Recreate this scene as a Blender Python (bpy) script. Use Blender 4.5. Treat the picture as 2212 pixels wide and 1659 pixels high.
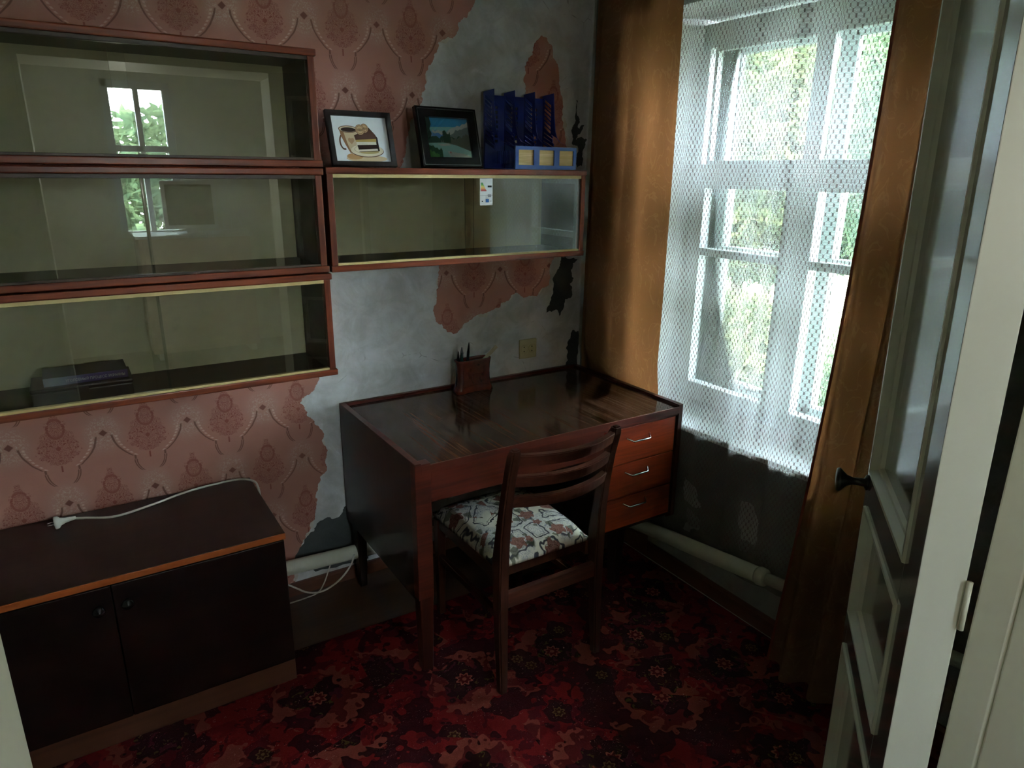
import bpy, bmesh, math, random
from mathutils import Vector, Matrix
for _o in list(bpy.data.objects): bpy.data.objects.remove(_o, do_unlink=True)
SC = bpy.context.scene
COL = SC.collection
random.seed(7)
PI = math.pi

# ------------------------------------------------------------------ camera
CAM_POS = Vector((-1.941, -2.4293, 1.5893))
YAW, PITCH, ROLL, FPX = math.radians(32.6259), math.radians(17.0791), math.radians(0.6032), 1492.0
_f = Vector((math.sin(YAW)*math.cos(PITCH), math.cos(YAW)*math.cos(PITCH), -math.sin(PITCH)))
_r = Vector((math.cos(YAW), -math.sin(YAW), 0)); _u = _r.cross(_f)
_r2 = _r*math.cos(ROLL) + _u*math.sin(ROLL); _u2 = -_r*math.sin(ROLL) + _u*math.cos(ROLL)
cam_d = bpy.data.cameras.new('camera'); cam = bpy.data.objects.new('camera', cam_d); COL.objects.link(cam)
cam.matrix_world = Matrix(((_r2.x, _u2.x, -_f.x, CAM_POS.x), (_r2.y, _u2.y, -_f.y, CAM_POS.y), (_r2.z, _u2.z, -_f.z, CAM_POS.z), (0, 0, 0, 1)))
cam_d.sensor_fit = 'HORIZONTAL'; cam_d.sensor_width = 36.0; cam_d.lens = 36.0*FPX/2212.0
cam_d.clip_start = 0.02
SC.camera = cam

# ------------------------------------------------------------------ world, sun, exposure
wd = bpy.data.worlds.new('sky'); SC.world = wd; wd.use_nodes = True
wd.node_tree.nodes['Background'].inputs[0].default_value = (0.80, 0.91, 1.0, 1)
wd.node_tree.nodes['Background'].inputs[1].default_value = 34.0
sun_d = bpy.data.lights.new('sun', 'SUN'); sun = bpy.data.objects.new('sun', sun_d); COL.objects.link(sun)
sun_d.energy = 2.0; sun_d.angle = math.radians(3); sun_d.color = (1.0, 0.95, 0.84)
sun.location = (-4, 2, 9)
sun.rotation_euler = Vector((0.62, -0.22, -0.80)).to_track_quat('-Z', 'Y').to_euler()   # comes over the roof, lights the garden, never enters the room
SC.view_settings.view_transform = 'Standard'; SC.view_settings.look = 'None'
SC.view_settings.gamma = 1.0; SC.view_settings.use_curve_mapping = False
SC.view_settings.exposure = 1.2
SC.cycles.transparent_max_bounces = 24

# ------------------------------------------------------------------ helpers: colour, node graphs
def c(r, g, b):
    f = lambda v: ((v/255.0+0.055)/1.055)**2.4 if v > 10.3 else v/255.0/12.92
    return (f(r), f(g), f(b), 1.0)

class X:
    def __init__(s, g, o): s.g, s.o = g, o
    def __add__(s, b): return s.g.m('ADD', s, b)
    __radd__ = __add__
    def __sub__(s, b): return s.g.m('SUBTRACT', s, b)
    def __rsub__(s, b): return s.g.m('SUBTRACT', b, s)
    def __mul__(s, b): return s.g.m('MULTIPLY', s, b)
    __rmul__ = __mul__
    def __truediv__(s, b): return s.g.m('DIVIDE', s, b)
    def __neg__(s): return s.g.m('MULTIPLY', s, -1.0)
    def abs(s): return s.g.m('ABSOLUTE', s)
    def sin(s): return s.g.m('SINE', s)
    def cos(s): return s.g.m('COSINE', s)
    def sqrt(s): return s.g.m('SQRT', s)
    def fract(s): return s.g.m('FRACT', s)
    def floor(s): return s.g.m('FLOOR', s)
    def gt(s, b): return s.g.m('GREATER_THAN', s, b)
    def lt(s, b): return s.g.m('LESS_THAN', s, b)
    def max(s, b): return s.g.m('MAXIMUM', s, b)
    def min(s, b): return s.g.m('MINIMUM', s, b)
    def mod(s, b): return s.g.m('FLOORED_MODULO', s, b)

class G:
    """small expression layer over a material's node tree"""
    def __init__(s, name):
        s.mat = bpy.data.materials.new(name); s.mat.use_nodes = True
        s.t = s.mat.node_tree; s.t.nodes.clear()
        s.out = s.t.nodes.new('ShaderNodeOutputMaterial'); s._tc = None
    def n(s, kind): return s.t.nodes.new(kind)
    def put(s, sock, v):
        if isinstance(v, X): s.t.links.new(v.o, sock)
        else: sock.default_value = v
    def m(s, op, a, b=None, d=None):
        n = s.n('ShaderNodeMath'); n.operation = op; s.put(n.inputs[0], a)
        if b is not None: s.put(n.inputs[1], b)
        if d is not None: s.put(n.inputs[2], d)
        return X(s, n.outputs[0])
    def atan2(s, a, b): return s.m('ARCTAN2', a, b)
    def tc(s, which='Object'):
        if s._tc is None: s._tc = s.n('ShaderNodeTexCoord')
        return X(s, s._tc.outputs[which])
    def xyz(s, v=None):
        n = s.n('ShaderNodeSeparateXYZ'); s.put(n.inputs[0], v or s.tc())
        return [X(s, n.outputs[i]) for i in range(3)]
    def vec(s, x, y, z=0.0):
        n = s.n('ShaderNodeCombineXYZ')
        for i, v in enumerate((x, y, z)): s.put(n.inputs[i], v)
        return X(s, n.outputs[0])
    def noise(s, v=None, scale=5.0, detail=4.0, rough=0.5, dist=0.0, col=False):
        n = s.n('ShaderNodeTexNoise'); s.put(n.inputs['Vector'], v or s.tc())
        n.inputs['Scale'].default_value = scale; n.inputs['Detail'].default_value = detail
        n.inputs['Roughness'].default_value = rough; n.inputs['Distortion'].default_value = dist
        return X(s, n.outputs[1 if col else 0])
    def voro(s, v=None, scale=5.0, feature='F1', out='Distance', rand=1.0):
        n = s.n('ShaderNodeTexVoronoi'); n.feature = feature; s.put(n.inputs['Vector'], v or s.tc())
        n.inputs['Scale'].default_value = scale; n.inputs['Randomness'].default_value = rand
        return X(s, n.outputs[out])
    def ss(s, v, e0, e1):
        n = s.n('ShaderNodeMapRange'); n.interpolation_type = 'SMOOTHSTEP'
        s.put(n.inputs[0], v); n.inputs[1].default_value = e0; n.inputs[2].default_value = e1
        return X(s, n.outputs[0])
    def mix(s, f, a, b):
        n = s.n('ShaderNodeMix'); n.data_type = 'RGBA'
        s.put(n.inputs[0], f); s.put(n.inputs[6], a); s.put(n.inputs[7], b)
        return X(s, n.outputs[2])
    def bump(s, h, strength=0.3, dist=0.002):
        n = s.n('ShaderNodeBump'); n.inputs['Strength'].default_value = strength
        n.inputs['Distance'].default_value = dist; s.put(n.inputs['Height'], h)
        return X(s, n.outputs[0])
    def pbr(s, col, rough=0.5, spec=0.5, metal=0.0, normal=None, coat=0.0, coat_rough=0.1, coat_ior=1.5):
        n = s.n('ShaderNodeBsdfPrincipled'); s.put(n.inputs['Base Color'], col); s.put(n.inputs['Roughness'], rough)
        s.put(n.inputs['Specular IOR Level'], spec); n.inputs['Metallic'].default_value = metal
        n.inputs['Coat Weight'].default_value = coat; n.inputs['Coat Roughness'].default_value = coat_rough; n.inputs['Coat IOR'].default_value = coat_ior
        if normal is not None: s.put(n.inputs['Normal'], normal)
        return X(s, n.outputs[0])
    def sh(s, kind, **kw):
        n = s.n(kind)
        for k, v in kw.items(): s.put(n.inputs[k], v)
        return X(s, n.outputs[0])
    def mixs(s, f, a, b):
        n = s.n('ShaderNodeMixShader'); s.put(n.inputs[0], f); s.put(n.inputs[1], a); s.put(n.inputs[2], b)
        return X(s, n.outputs[0])
    def done(s, shader): s.t.links.new(shader.o, s.out.inputs[0]); return s.mat

def plain(name, col, rough=0.5, spec=0.5, metal=0.0, var=0.12, coat=0.0):
    g = G(name); nz = g.noise(scale=37, detail=3)
    dark = tuple(v*(1-var) for v in col[:3])+(1,); lite = tuple(min(1, v*(1+var)) for v in col[:3])+(1,)
    return g.done(g.pbr(g.mix(nz, dark, lite), rough, spec, metal, coat=coat))

def wood(name, dark, lite, axis='x', rough=0.35, freq=28.0, spec=0.5, streak=1.0, coat=0.0):
    g = G(name); x, y, z = g.xyz()
    k = {'x': (0.06, 1, 1), 'y': (1, 0.06, 1), 'z': (1, 1, 0.06)}[axis]
    v = g.vec(x*k[0], y*k[1], z*k[2])
    a = g.noise(v, freq, 5, 0.62, 0.6); b = g.noise(v, freq*5.5, 3, 0.6)
    t = g.ss(a*0.72+b*0.28*streak, 0.36, 0.66)
    col = g.mix(t, dark, lite)
    return g.done(g.pbr(col, rough, spec, normal=g.bump(b, 0.08, 0.001), coat=coat))

# ------------------------------------------------------------------ helpers: objects
def origin(p):
    v = Vector((0, 0, 0))
    while p is not None: v += p.location; p = p.parent
    return v
def link(name, me, mat, parent=None, smooth=False, world=True):
    o = bpy.data.objects.new(name, me); COL.objects.link(o)
    if mat is not None:
        for mm in (mat if isinstance(mat, (list, tuple)) else [mat]): me.materials.append(mm)
    if smooth:
        for p in me.polygons: p.use_smooth = True
    if parent is not None:
        o.parent = parent
        if world: me.transform(Matrix.Translation(-origin(parent)))
    return o
def thing(name, label, cat, loc=(0, 0, 0), group=None, kind=None):
    o = bpy.data.objects.new(name, None); COL.objects.link(o); o.location = loc; o.empty_display_size = 0.05
    tag(o, label, cat, group, kind); return o
def tag(o, label=None, cat=None, group=None, kind=None):
    if label: o['label'] = label
    if cat: o['category'] = cat
    if group: o['group'] = group
    if kind: o['kind'] = kind
    return o
def b_box(bm, x0, x1, y0, y1, z0, z1, bev=0.0, mi=0):
    b2 = bmesh.new(); bmesh.ops.create_cube(b2, size=1.0)
    bmesh.ops.scale(b2, vec=(abs(x1-x0), abs(y1-y0), abs(z1-z0)), verts=b2.verts)
    bmesh.ops.translate(b2, vec=((x0+x1)/2, (y0+y1)/2, (z0+z1)/2), verts=b2.verts)
    if bev > 0: bmesh.ops.bevel(b2, geom=list(b2.edges), offset=bev, segments=2, affect='EDGES', profile=0.6)
    for f in b2.faces: f.material_index = mi
    t = bpy.data.meshes.new('t'); b2.to_mesh(t); b2.free(); bm.from_mesh(t); bpy.data.meshes.remove(t)
def fin(name, bm, mat, parent=None, smooth=False, world=True):
    bmesh.ops.recalc_face_normals(bm, faces=bm.faces)
    me = bpy.data.meshes.new(name); bm.to_mesh(me); bm.free()
    return link(name, me, mat, parent, smooth, world)
def box(name, d, mat, parent=None, bev=0.002, world=True):
    bm = bmesh.new(); b_box(bm, *d, bev=bev); return fin(name, bm, mat, parent, False, world)
def boxes(name, ds, mat, parent=None, bev=0.002, world=True):
    bm = bmesh.new()
    for d in ds: b_box(bm, *d, bev=bev)
    return fin(name, bm, mat, parent, False, world)
def prism(name, poly, t0, t1, fmap, mat, parent=None, world=True, bev=0.0):
    bm = bmesh.new(); a = [bm.verts.new(fmap(u, v, t0)) for u, v in poly]; b = [bm.verts.new(fmap(u, v, t1)) for u, v in poly]
    bm.faces.new(a); bm.faces.new(b[::-1]); n = len(poly)
    for i in range(n): bm.faces.new((a[i], b[i], b[(i+1) % n], a[(i+1) % n]))
    if bev: bmesh.ops.bevel(bm, geom=list(bm.edges), offset=bev, segments=2, affect='EDGES')
    return fin(name, bm, mat, parent, False, world)
def b_tube(bm, pts, rad, seg=10, cap=True, mi=0):
    pts = [Vector(p) for p in pts]; rads = rad if isinstance(rad, (list, tuple)) else [rad]*len(pts)
    rings = []; up = None
    for i, p in enumerate(pts):
        t = (pts[min(i+1, len(pts)-1)]-pts[max(i-1, 0)]).normalized()
        if up is None: up = Vector((0, 0, 1)) if abs(t.z) < 0.9 else Vector((1, 0, 0))
        s = t.cross(up).normalized(); up = s.cross(t).normalized()
        rings.append([bm.verts.new(p+(s*math.cos(2*PI*k/seg)+up*math.sin(2*PI*k/seg))*rads[i]) for k in range(seg)])
    for a, b in zip(rings, rings[1:]):
        for k in range(seg): bm.faces.new((a[k], a[(k+1) % seg], b[(k+1) % seg], b[k])).material_index = mi
    if cap: bm.faces.new(rings[0][::-1]).material_index = mi; bm.faces.new(rings[-1]).material_index = mi
def tube(name, pts, rad, mat, parent=None, seg=10, world=True):
    bm = bmesh.new(); b_tube(bm, pts, rad, seg); return fin(name, bm, mat, parent, True, world)
def spline(pts, n=8):
    P = [Vector(p) for p in pts]; out = []
    for i in range(len(P)-1):
        p0, p1, p2, p3 = P[max(i-1, 0)], P[i], P[i+1], P[min(i+2, len(P)-1)]
        for k in range(n):
            t = k/n
            out.append(0.5*((2*p1)+(p2-p0)*t+(2*p0-5*p1+4*p2-p3)*t*t+(3*p1-p0-3*p2+p3)*t**3))
    out.append(P[-1]); return out
def lathe(name, prof, mat, parent=None, seg=20, frame=None, world=True):
    """prof: (radius, height) list; frame: matrix placing the z axis"""
    bm = bmesh.new(); rings = []
    for r, h in prof: rings.append([bm.verts.new((r*math.cos(2*PI*k/seg), r*math.sin(2*PI*k/seg), h)) for k in range(seg)])
    for a, b in zip(rings, rings[1:]):
        for k in range(seg): bm.faces.new((a[k], a[(k+1) % seg], b[(k+1) % seg], b[k]))
    bm.faces.new(rings[0][::-1]); bm.faces.new(rings[-1])
    if frame is not None: bmesh.ops.transform(bm, matrix=frame, verts=bm.verts)
    return fin(name, bm, mat, parent, True, world)
def plate_mesh(outline, holes, thick, fmap):
    """flat plate with holes: filled 2-D curve extruded, then mapped (u, v, w) -> xyz"""
    cu = bpy.data.curves.new('t', 'CURVE'); cu.dimensions = '2D'; cu.fill_mode = 'BOTH'; cu.extrude = thick/2
    for pts in [outline]+list(holes):
        sp = cu.splines.new('POLY'); sp.points.add(len(pts)-1); sp.use_cyclic_u = True
        for i, (u, v) in enumerate(pts): sp.points[i].co = (u, v, 0, 1)
    o = bpy.data.objects.new('t', cu); COL.objects.link(o); bpy.context.view_layer.update()
    me = bpy.data.meshes.new_from_object(o.evaluated_get(bpy.context.evaluated_depsgraph_get()))
    bpy.data.objects.remove(o); bpy.data.curves.remove(cu)
    for v in me.vertices: v.co = fmap(v.co.x, v.co.y, v.co.z)
    return me
def text_mesh(txt, size, fmap, extrude=0.0):
    cu = bpy.data.curves.new('t', 'FONT'); cu.body = txt; cu.size = size; cu.extrude = extrude
    o = bpy.data.objects.new('t', cu); COL.objects.link(o); bpy.context.view_layer.update()
    me = bpy.data.meshes.new_from_object(o.evaluated_get(bpy.context.evaluated_depsgraph_get()))
    bpy.data.objects.remove(o); bpy.data.curves.remove(cu)
    w = max([v.co.x for v in me.vertices] or [1])
    for v in me.vertices: v.co = fmap(v.co.x, v.co.y, v.co.z)
    return me, w
def jag(pts, amp, seed, depth=3, closed=True):
    """roughen a torn outline by midpoint displacement"""
    rnd = random.Random(seed); P = [Vector(p) for p in pts]
    for dpt in range(depth):
        Q = []; n = len(P)
        for i in range(n if closed else n-1):
            a, b = P[i], P[(i+1) % n]; d = b-a; L = d.length; Q.append(a)
            if L > 0.006:
                nn = Vector((-d.y, d.x))/max(L, 1e-6); Q.append((a+b)/2+nn*rnd.uniform(-1, 1)*min(amp/(1.6**dpt), L*0.22))
        if not closed: Q.append(P[-1])
        P = Q
    return [(p.x, p.y) for p in P]

# ------------------------------------------------------------------ materials
def mat_plaster(name, lo, hi, spot, seed=0.0, chip=None):
    g = G(name); x, y, z = g.xyz(); v = g.vec(x+seed, y+seed*0.7, z+seed*1.3)
    a = g.noise(v, 2.6, 7, 0.62, 0.4); b = g.noise(v, 11, 6, 0.66, 0.8); f = g.noise(v, 70, 4, 0.6)
    col = g.mix(g.ss(a*0.65+b*0.35, 0.36, 0.62), lo, hi)
    col = g.mix(g.ss(b*0.7+f*0.3, 0.60, 0.68)*0.65, col, spot)
    if chip: col = g.mix(g.ss(g.noise(v, 5.5, 8, 0.7, 1.2), 0.64, 0.655), col, chip)
    crack = g.ss(g.voro(v, 6.5, 'DISTANCE_TO_EDGE')+ (g.noise(v, 30, 4)-0.5)*0.06, 0.0, 0.004)
    col = g.mix((1.0-crack)*g.ss(a, 0.52, 0.6)*0.5, col, c(70, 68, 64))
    return g.done(g.pbr(col, 0.85, 0.2, normal=g.bump(b*0.6+f*0.4, 0.35, 0.006)))
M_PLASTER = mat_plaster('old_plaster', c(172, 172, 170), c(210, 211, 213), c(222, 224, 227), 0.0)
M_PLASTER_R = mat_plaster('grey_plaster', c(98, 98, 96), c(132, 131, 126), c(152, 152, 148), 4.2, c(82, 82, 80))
M_BARE = mat_plaster('bare_cement', c(62, 65, 65), c(78, 81, 80), c(92, 94, 93), 9.0)
M_CHIP = mat_plaster('whitewash_chip', c(140, 140, 136), c(164, 164, 160), c(176, 176, 172), 2.0)
M_REVEAL = mat_plaster('whitewash', c(206, 208, 208), c(222, 224, 224), c(228, 229, 229), 3.0)
M_BACKING = mat_plaster('torn_paper_backing', c(176, 168, 156), c(208, 204, 196), c(216, 214, 208), 6.0)

def mat_wallpaper():
    g = G('damask_wallpaper'); x, y, z = g.xyz()
    PX, PZ = 0.2465, 0.426
    warp = g.noise(g.vec(x, z, 0.0), 14, 3, col=True); wx, wz, _ = g.xyz(warp)
    X0 = x+1.437+(wx-0.5)*0.006; Z0 = z-0.781+(wz-0.5)*0.006
    row = ((Z0/(PZ/2))+0.5).floor()                      # half-drop lattice of diamonds
    uu = (X0+row*(PX/2)+PX/2).mod(PX)-PX/2; vv = (Z0+PZ/4).mod(PZ/2)-PZ/4
    # medallion cell: centred half a period beside the diamond
    um = (X0+row*(PX/2)).mod(PX)-PX/2
    au = um.abs()
    vm = vv
    # medallion silhouette: crown, wide body, pointed drop
    vm = vv+0.008
    t1 = (-(vm+0.02)).max(0.0)/0.054; t2 = (vm+0.02).max(0.0)/0.128
    half = 0.057*(1.0-t1*t1).max(0.0).sqrt()*(1.0-g.m('POWER', t2, 1.3)).max(0.0)
    rag = (g.noise(g.vec(au, vm, 0.0), 80, 2)-0.5)*0.060
    inside = g.ss(half-au+rag, 0.0, 0.005)*g.ss(half, 0.001, 0.006)
    sw = g.noise(g.vec(au, vm, 0.3), 44, 2, 0.5, 1.9)
    lines = g.ss(((sw*9.0).fract()-0.5).abs(), 0.25, 0.38)
    arch = g.ss((((au/0.022)*(au/0.022)+((vm-0.045)/0.030)*((vm-0.045)/0.030)).sqrt()-1.0).abs(), 0.20, 0.08)
    tail = g.ss(au, 0.0035, 0.0015)*g.ss((vm+0.088).abs(), 0.013, 0.009)
    rd = (au*au+(vm+0.020)*(vm+0.020)).sqrt()
    rose = g.ss(rd, 0.0075, 0.0055)
    ink = (inside*(0.14+0.86*lines)).max(arch*inside*0.8).max(rose).max(tail)
    # trellis hanging below each medallion: long beaded arc, a jog, then a short double stroke
    rowu = g.m('CEIL', Z0/(PZ/2)); vu = Z0-rowu*(PZ/2)
    cu_ = ((X0+rowu*(PX/2)).mod(PX)-PX/2).abs()
    wob = (g.noise(g.vec(x, z, 1.0), 40, 2)-0.5)*0.004
    k1 = ((vu+0.002)/0.096); arc1 = 0.040+0.062*g.m('POWER', (1.0-k1*k1).max(0.0), 0.9)
    k2 = ((vu+0.102)/0.052); arc2 = 0.010+0.034*(1.0-k2*k2).max(0.0).sqrt()
    on1 = g.ss(vu, -0.094, -0.090)*g.ss(vu, -0.006, -0.012); on2 = g.ss(vu, -0.151, -0.147)*g.ss(vu, -0.104, -0.108)
    onj = g.ss(vu, -0.106, -0.104)*g.ss(vu, -0.090, -0.093)
    d1 = (cu_-arc1+wob)*0.75; d2 = (cu_-arc2+wob)*0.75
    stroke = (g.ss(d1.abs(), 0.0030, 0.0014)*on1).max(g.ss((d2.abs()-0.0022).abs(), 0.0020, 0.0008)*on2).max(g.ss((cu_-0.044).abs(), 0.004, 0.002)*onj)
    bead = g.ss((d1+0.0085).abs(), 0.0034, 0.0018)*g.ss(((vu*95.0).fract()-0.5).abs(), 0.36, 0.20)*on1
    # diamonds and pale sprays round them
    dia = g.ss(uu.abs()/0.013+vv.abs()/0.012+(wx-0.5)*0.6, 1.1, 0.8)
    rr = ((uu/0.052)*(uu/0.052)+(vv/0.060)*(vv/0.060)).sqrt()
    spray = g.ss(rr, 1.15, 0.55)*g.ss(g.noise(g.vec(x, z, 2.0), 170, 3, 0.65, 1.0), 0.50, 0.60)*g.ss(rr, 0.15, 0.4)
    base = g.mix(g.noise(g.vec(x, z, 0.0), 3.0, 4), c(166, 114, 101), c(184, 130, 115))
    weave = g.noise(g.vec(x*3.0, z*0.4, 0.0), 300, 2)
    base = g.mix(weave*0.25, base, c(160, 104, 92))
    halo = g.ss(rr, 1.5, 0.7)
    col = g.mix(halo*0.28, base, c(184, 152, 138))
    col = g.mix(spray*0.45, col, c(204, 182, 168))
    col = g.mix(stroke*0.85, col, c(112, 74, 62)); col = g.mix(bead*0.6, col, c(216, 180, 164))
    col = g.mix(dia*0.9, col, c(112, 62, 54)); col = g.mix(ink*0.80, col, c(126, 58, 48))
    stain = g.noise(g.vec(x, z, 5.0), 1.7, 5, 0.6)
    col = g.mix(g.ss(stain, 0.52, 0.72)*0.35, col, c(140, 98, 78))
    return g.done(g.pbr(col, 0.7, 0.25, normal=g.bump(ink*0.5+weave*0.3+stroke*0.5, 0.25, 0.001)))
M_WALLPAPER = mat_wallpaper()

M_CEIL = plain('ceiling_whitewash', c(205, 205, 200), 0.9, 0.1)
M_HALLWALL = plain('hall_paint', c(212, 212, 196), 0.7, 0.3)
M_FLOOR = wood('brown_floor_paint', c(62, 40, 28), c(84, 55, 38), 'x', 0.32, 9)
M_BASEB = wood('brown_baseboard_paint', c(84, 48, 32), c(112, 66, 44), 'x', 0.35, 10)
M_BASEB_Y = wood('brown_baseboard_paint_y', c(84, 48, 32), c(112, 66, 44), 'y', 0.35, 10)

def mat_carpet():
    g = G('floral_carpet'); x, y, z = g.xyz()
    w = g.noise(g.vec(x, y, 0.0), 26, 3, col=True); wx, wy, _ = g.xyz(w)
    px, py = x+(wx-0.5)*0.035, y+(wy-0.5)*0.035
    pv = g.vec(px, py, 0.0)
    petal = (g.voro(g.vec(x, y, 0.0), 36, 'SMOOTH_F1')-0.3)                 # scalloped petal edges
    big = g.noise(g.vec(px, py, 4.0), 5.0, 3, 0.5); mid = g.noise(g.vec(px+7.3, py, 0.0), 9.0, 3, 0.5); fine = g.noise(g.vec(px, py+3.1, 0.0), 17, 3, 0.55)
    col = g.mix(g.ss(mid, 0.44, 0.50), c(112, 20, 25), c(136, 30, 32))
    col = g.mix(g.ss(fine+petal*0.15, 0.55, 0.57)*0.8, col, c(84, 20, 30))   # wine blotches
    col = g.mix(g.ss(big+petal*0.18, 0.535, 0.545)*0.9, col, c(50, 17, 23))  # dark drifts between the bouquets
    def bouquet(off, sc, rand):
        v = g.vec(x+off, y+off*0.6, 0.0)
        cx, cy, _ = g.xyz(g.voro(v, sc, 'F1', 'Position', rand)); rnd, r2, r3 = g.xyz(g.voro(v, sc, 'F1', 'Color', rand))
        dx, dy = x+off-cx, y+off*0.6-cy
        return dx, dy, (dx*dx+dy*dy).sqrt(), g.atan2(dy, dx), rnd, r2
    dx, dy, r, th, rnd, r2 = bouquet(0.0, 3.1, 0.75)
    rag = petal*0.075+(mid-0.5)*0.10
    salmon = g.ss(r+rag, 0.150, 0.146)*g.ss(g.noise(g.vec(px+2, py+5, 1.0), 6.5, 2), 0.46, 0.475)
    col = g.mix(salmon, col, c(146, 68, 56))                                  # salmon grounds round each bouquet
    rose = g.ss(r+rag*1.2+(th*2.0+r2*6.0).sin()*0.018, 0.118, 0.113)*g.ss(fine, 0.40, 0.44)
    col = g.mix(rose*0.85, col, c(96, 20, 28))
    dark = g.ss(r+rag*1.1+(th*3.0+rnd*6.0).sin()*0.016, 0.090, 0.085)
    col = g.mix(dark*0.92, col, c(34, 17, 21))                               # near-black leaves
    leafy = dark*g.ss(g.noise(g.vec(px+5, py+2, 0.0), 34, 2, 0.5, 1.0), 0.62, 0.65)
    col = g.mix(leafy*0.7, col, c(96, 88, 36))
    plum = dark*g.ss(g.noise(g.vec(px+9, py+2, 0.0), 24, 2, 0.5, 1.0), 0.60, 0.62)
    col = g.mix(plum*0.7, col, c(92, 34, 48))
    def flower(col, dx, dy, r, th, rnd, r0, pet, cc, inner, keep):
        edge = r0*(0.84+0.16*(th*float(pet)).cos()); on = rnd.gt(keep)
        col = g.mix(g.ss(r-edge, 0.0015, -0.0015)*on, col, cc)
        col = g.mix(g.ss(r-edge*0.76, 0.0015, -0.0015)*on, col, inner)
        return g.mix(g.ss(r, r0*0.28, r0*0.2)*on, col, cc)
    col = flower(col, dx, dy, r, th, rnd, 0.030, 8, c(168, 92, 74), c(104, 28, 32), 0.15)
    dx, dy, r, th, rnd, r2 = bouquet(3.7, 3.8, 0.9)
    col = g.mix(g.ss(r+petal*0.05, 0.055, 0.051)*rnd.gt(0.55)*0.9, col, c(40, 18, 22))
    col = flower(col, dx, dy, r, th, rnd, 0.021, 7, c(112, 88, 52), c(66, 36, 26), 0.55)
    dash = g.ss(g.noise(g.vec(x*1.0, y*2.0, 3.0), 105, 2, 0.6, 1.3), 0.665, 0.70)*g.ss(g.noise(pv, 8, 2), 0.47, 0.53)
    col = g.mix(dash*0.75, col, c(190, 140, 130))
    pile = g.noise(scale=420, detail=2)
    col = g.mix(0.24+pile*0.35, col, c(30, 13, 13))
    return g.done(g.pbr(col, 0.95, 0.05, normal=g.bump(pile, 0.5, 0.003)))
M_CARPET = mat_carpet()

M_SHELF = wood('red_brown_veneer', c(88, 34, 17), c(132, 58, 28), 'x', 0.34, 26)
M_SHELF_Z = wood('red_brown_veneer_upright', c(88, 34, 17), c(132, 58, 28), 'z', 0.34, 26)
M_SHELF_IN = wood('dark_inner_veneer', c(58, 44, 36), c(78, 60, 48), 'x', 0.4, 24)
def mat_hardboard():
    g = G('cream_hardboard'); a = g.noise(scale=3.2, detail=5); f = g.noise(scale=140, detail=3)
    col = g.mix(a, c(204, 197, 152), c(224, 217, 178)); col = g.mix(g.ss(g.noise(scale=9, detail=6), 0.62, 0.72)*0.3, col, c(150, 146, 116))
    return g.done(g.pbr(col, 0.42, 0.5, normal=g.bump(f, 0.12, 0.002)))
M_HARD = mat_hardboard()
M_TRACK = plain('cream_track', c(206, 184, 128), 0.5)
def mat_glass(name, tint=(0.93, 0.97, 0.94, 1), refl=1.0, base=0.0):
    g = G(name); fr = g.n('ShaderNodeFresnel'); fr.inputs[0].default_value = 1.5
    tr = g.sh('ShaderNodeBsdfTransparent', Color=tint); gl = g.sh('ShaderNodeBsdfGlossy', Color=(1, 1, 1, 1), Roughness=0.0)
    return g.done(g.mixs((X(g, fr.outputs[0])*refl+base).min(1.0), tr, gl))
M_GLASS = mat_glass('cabinet_glass', (0.965, 0.975, 0.965, 1), 2.4)
M_PANE = mat_glass('window_glass', (0.95, 0.98, 0.97, 1), 1.5)
M_GLASSEDGE = plain('glass_edge', c(40, 58, 54), 0.2)

M_DESKTOP = None
def mat_desktop():
    g = G('striped_desk_veneer'); x, y, z = g.xyz()
    v = g.vec(x, y*0.03, 0.0)
    a = g.noise(v, 24, 5, 0.6, 0.5); b = g.noise(v, 110, 4, 0.6)
    t = g.ss(a*0.45+b*0.55, 0.36, 0.62)
    col = g.mix(t, c(34, 21, 17), c(104, 68, 50))
    line = g.ss(g.noise(g.vec(x, y*0.008, 3.0), 105, 3, 0.55), 0.48, 0.56)
    col = g.mix(line*0.8, col, c(22, 14, 12))
    sc = g.ss(g.noise(g.vec(x*0.4, y*2.0, 0.0), 24, 6, 0.7), 0.70, 0.74)
    col = g.mix(sc*0.35, col, c(130, 110, 100))
    return g.done(g.pbr(col, 0.11, 0.5, normal=g.bump(b, 0.03, 0.0006)))
M_DESKTOP = mat_desktop()
M_DESK = wood('dark_red_polish', c(52, 20, 15), c(84, 32, 22), 'z', 0.3, 22)
M_DESKX = wood('dark_red_polish_x', c(64, 24, 17), c(98, 38, 25), 'x', 0.3, 22)
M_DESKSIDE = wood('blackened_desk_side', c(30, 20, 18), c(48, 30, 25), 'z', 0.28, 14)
M_DRAWER = wood('orange_mahogany', c(120, 42, 22), c(168, 66, 32), 'x', 0.28, 20)
M_CHROME = plain('chrome', c(206, 210, 216), 0.18, 0.5, 1.0, 0.03)
M_CHAIR = wood('dark_chair_varnish', c(48, 23, 17), c(78, 40, 28), 'z', 0.30, 20)
M_CHAIRX = wood('dark_chair_varnish_x', c(62, 30, 22), c(98, 52, 38), 'x', 0.30, 20)
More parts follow.
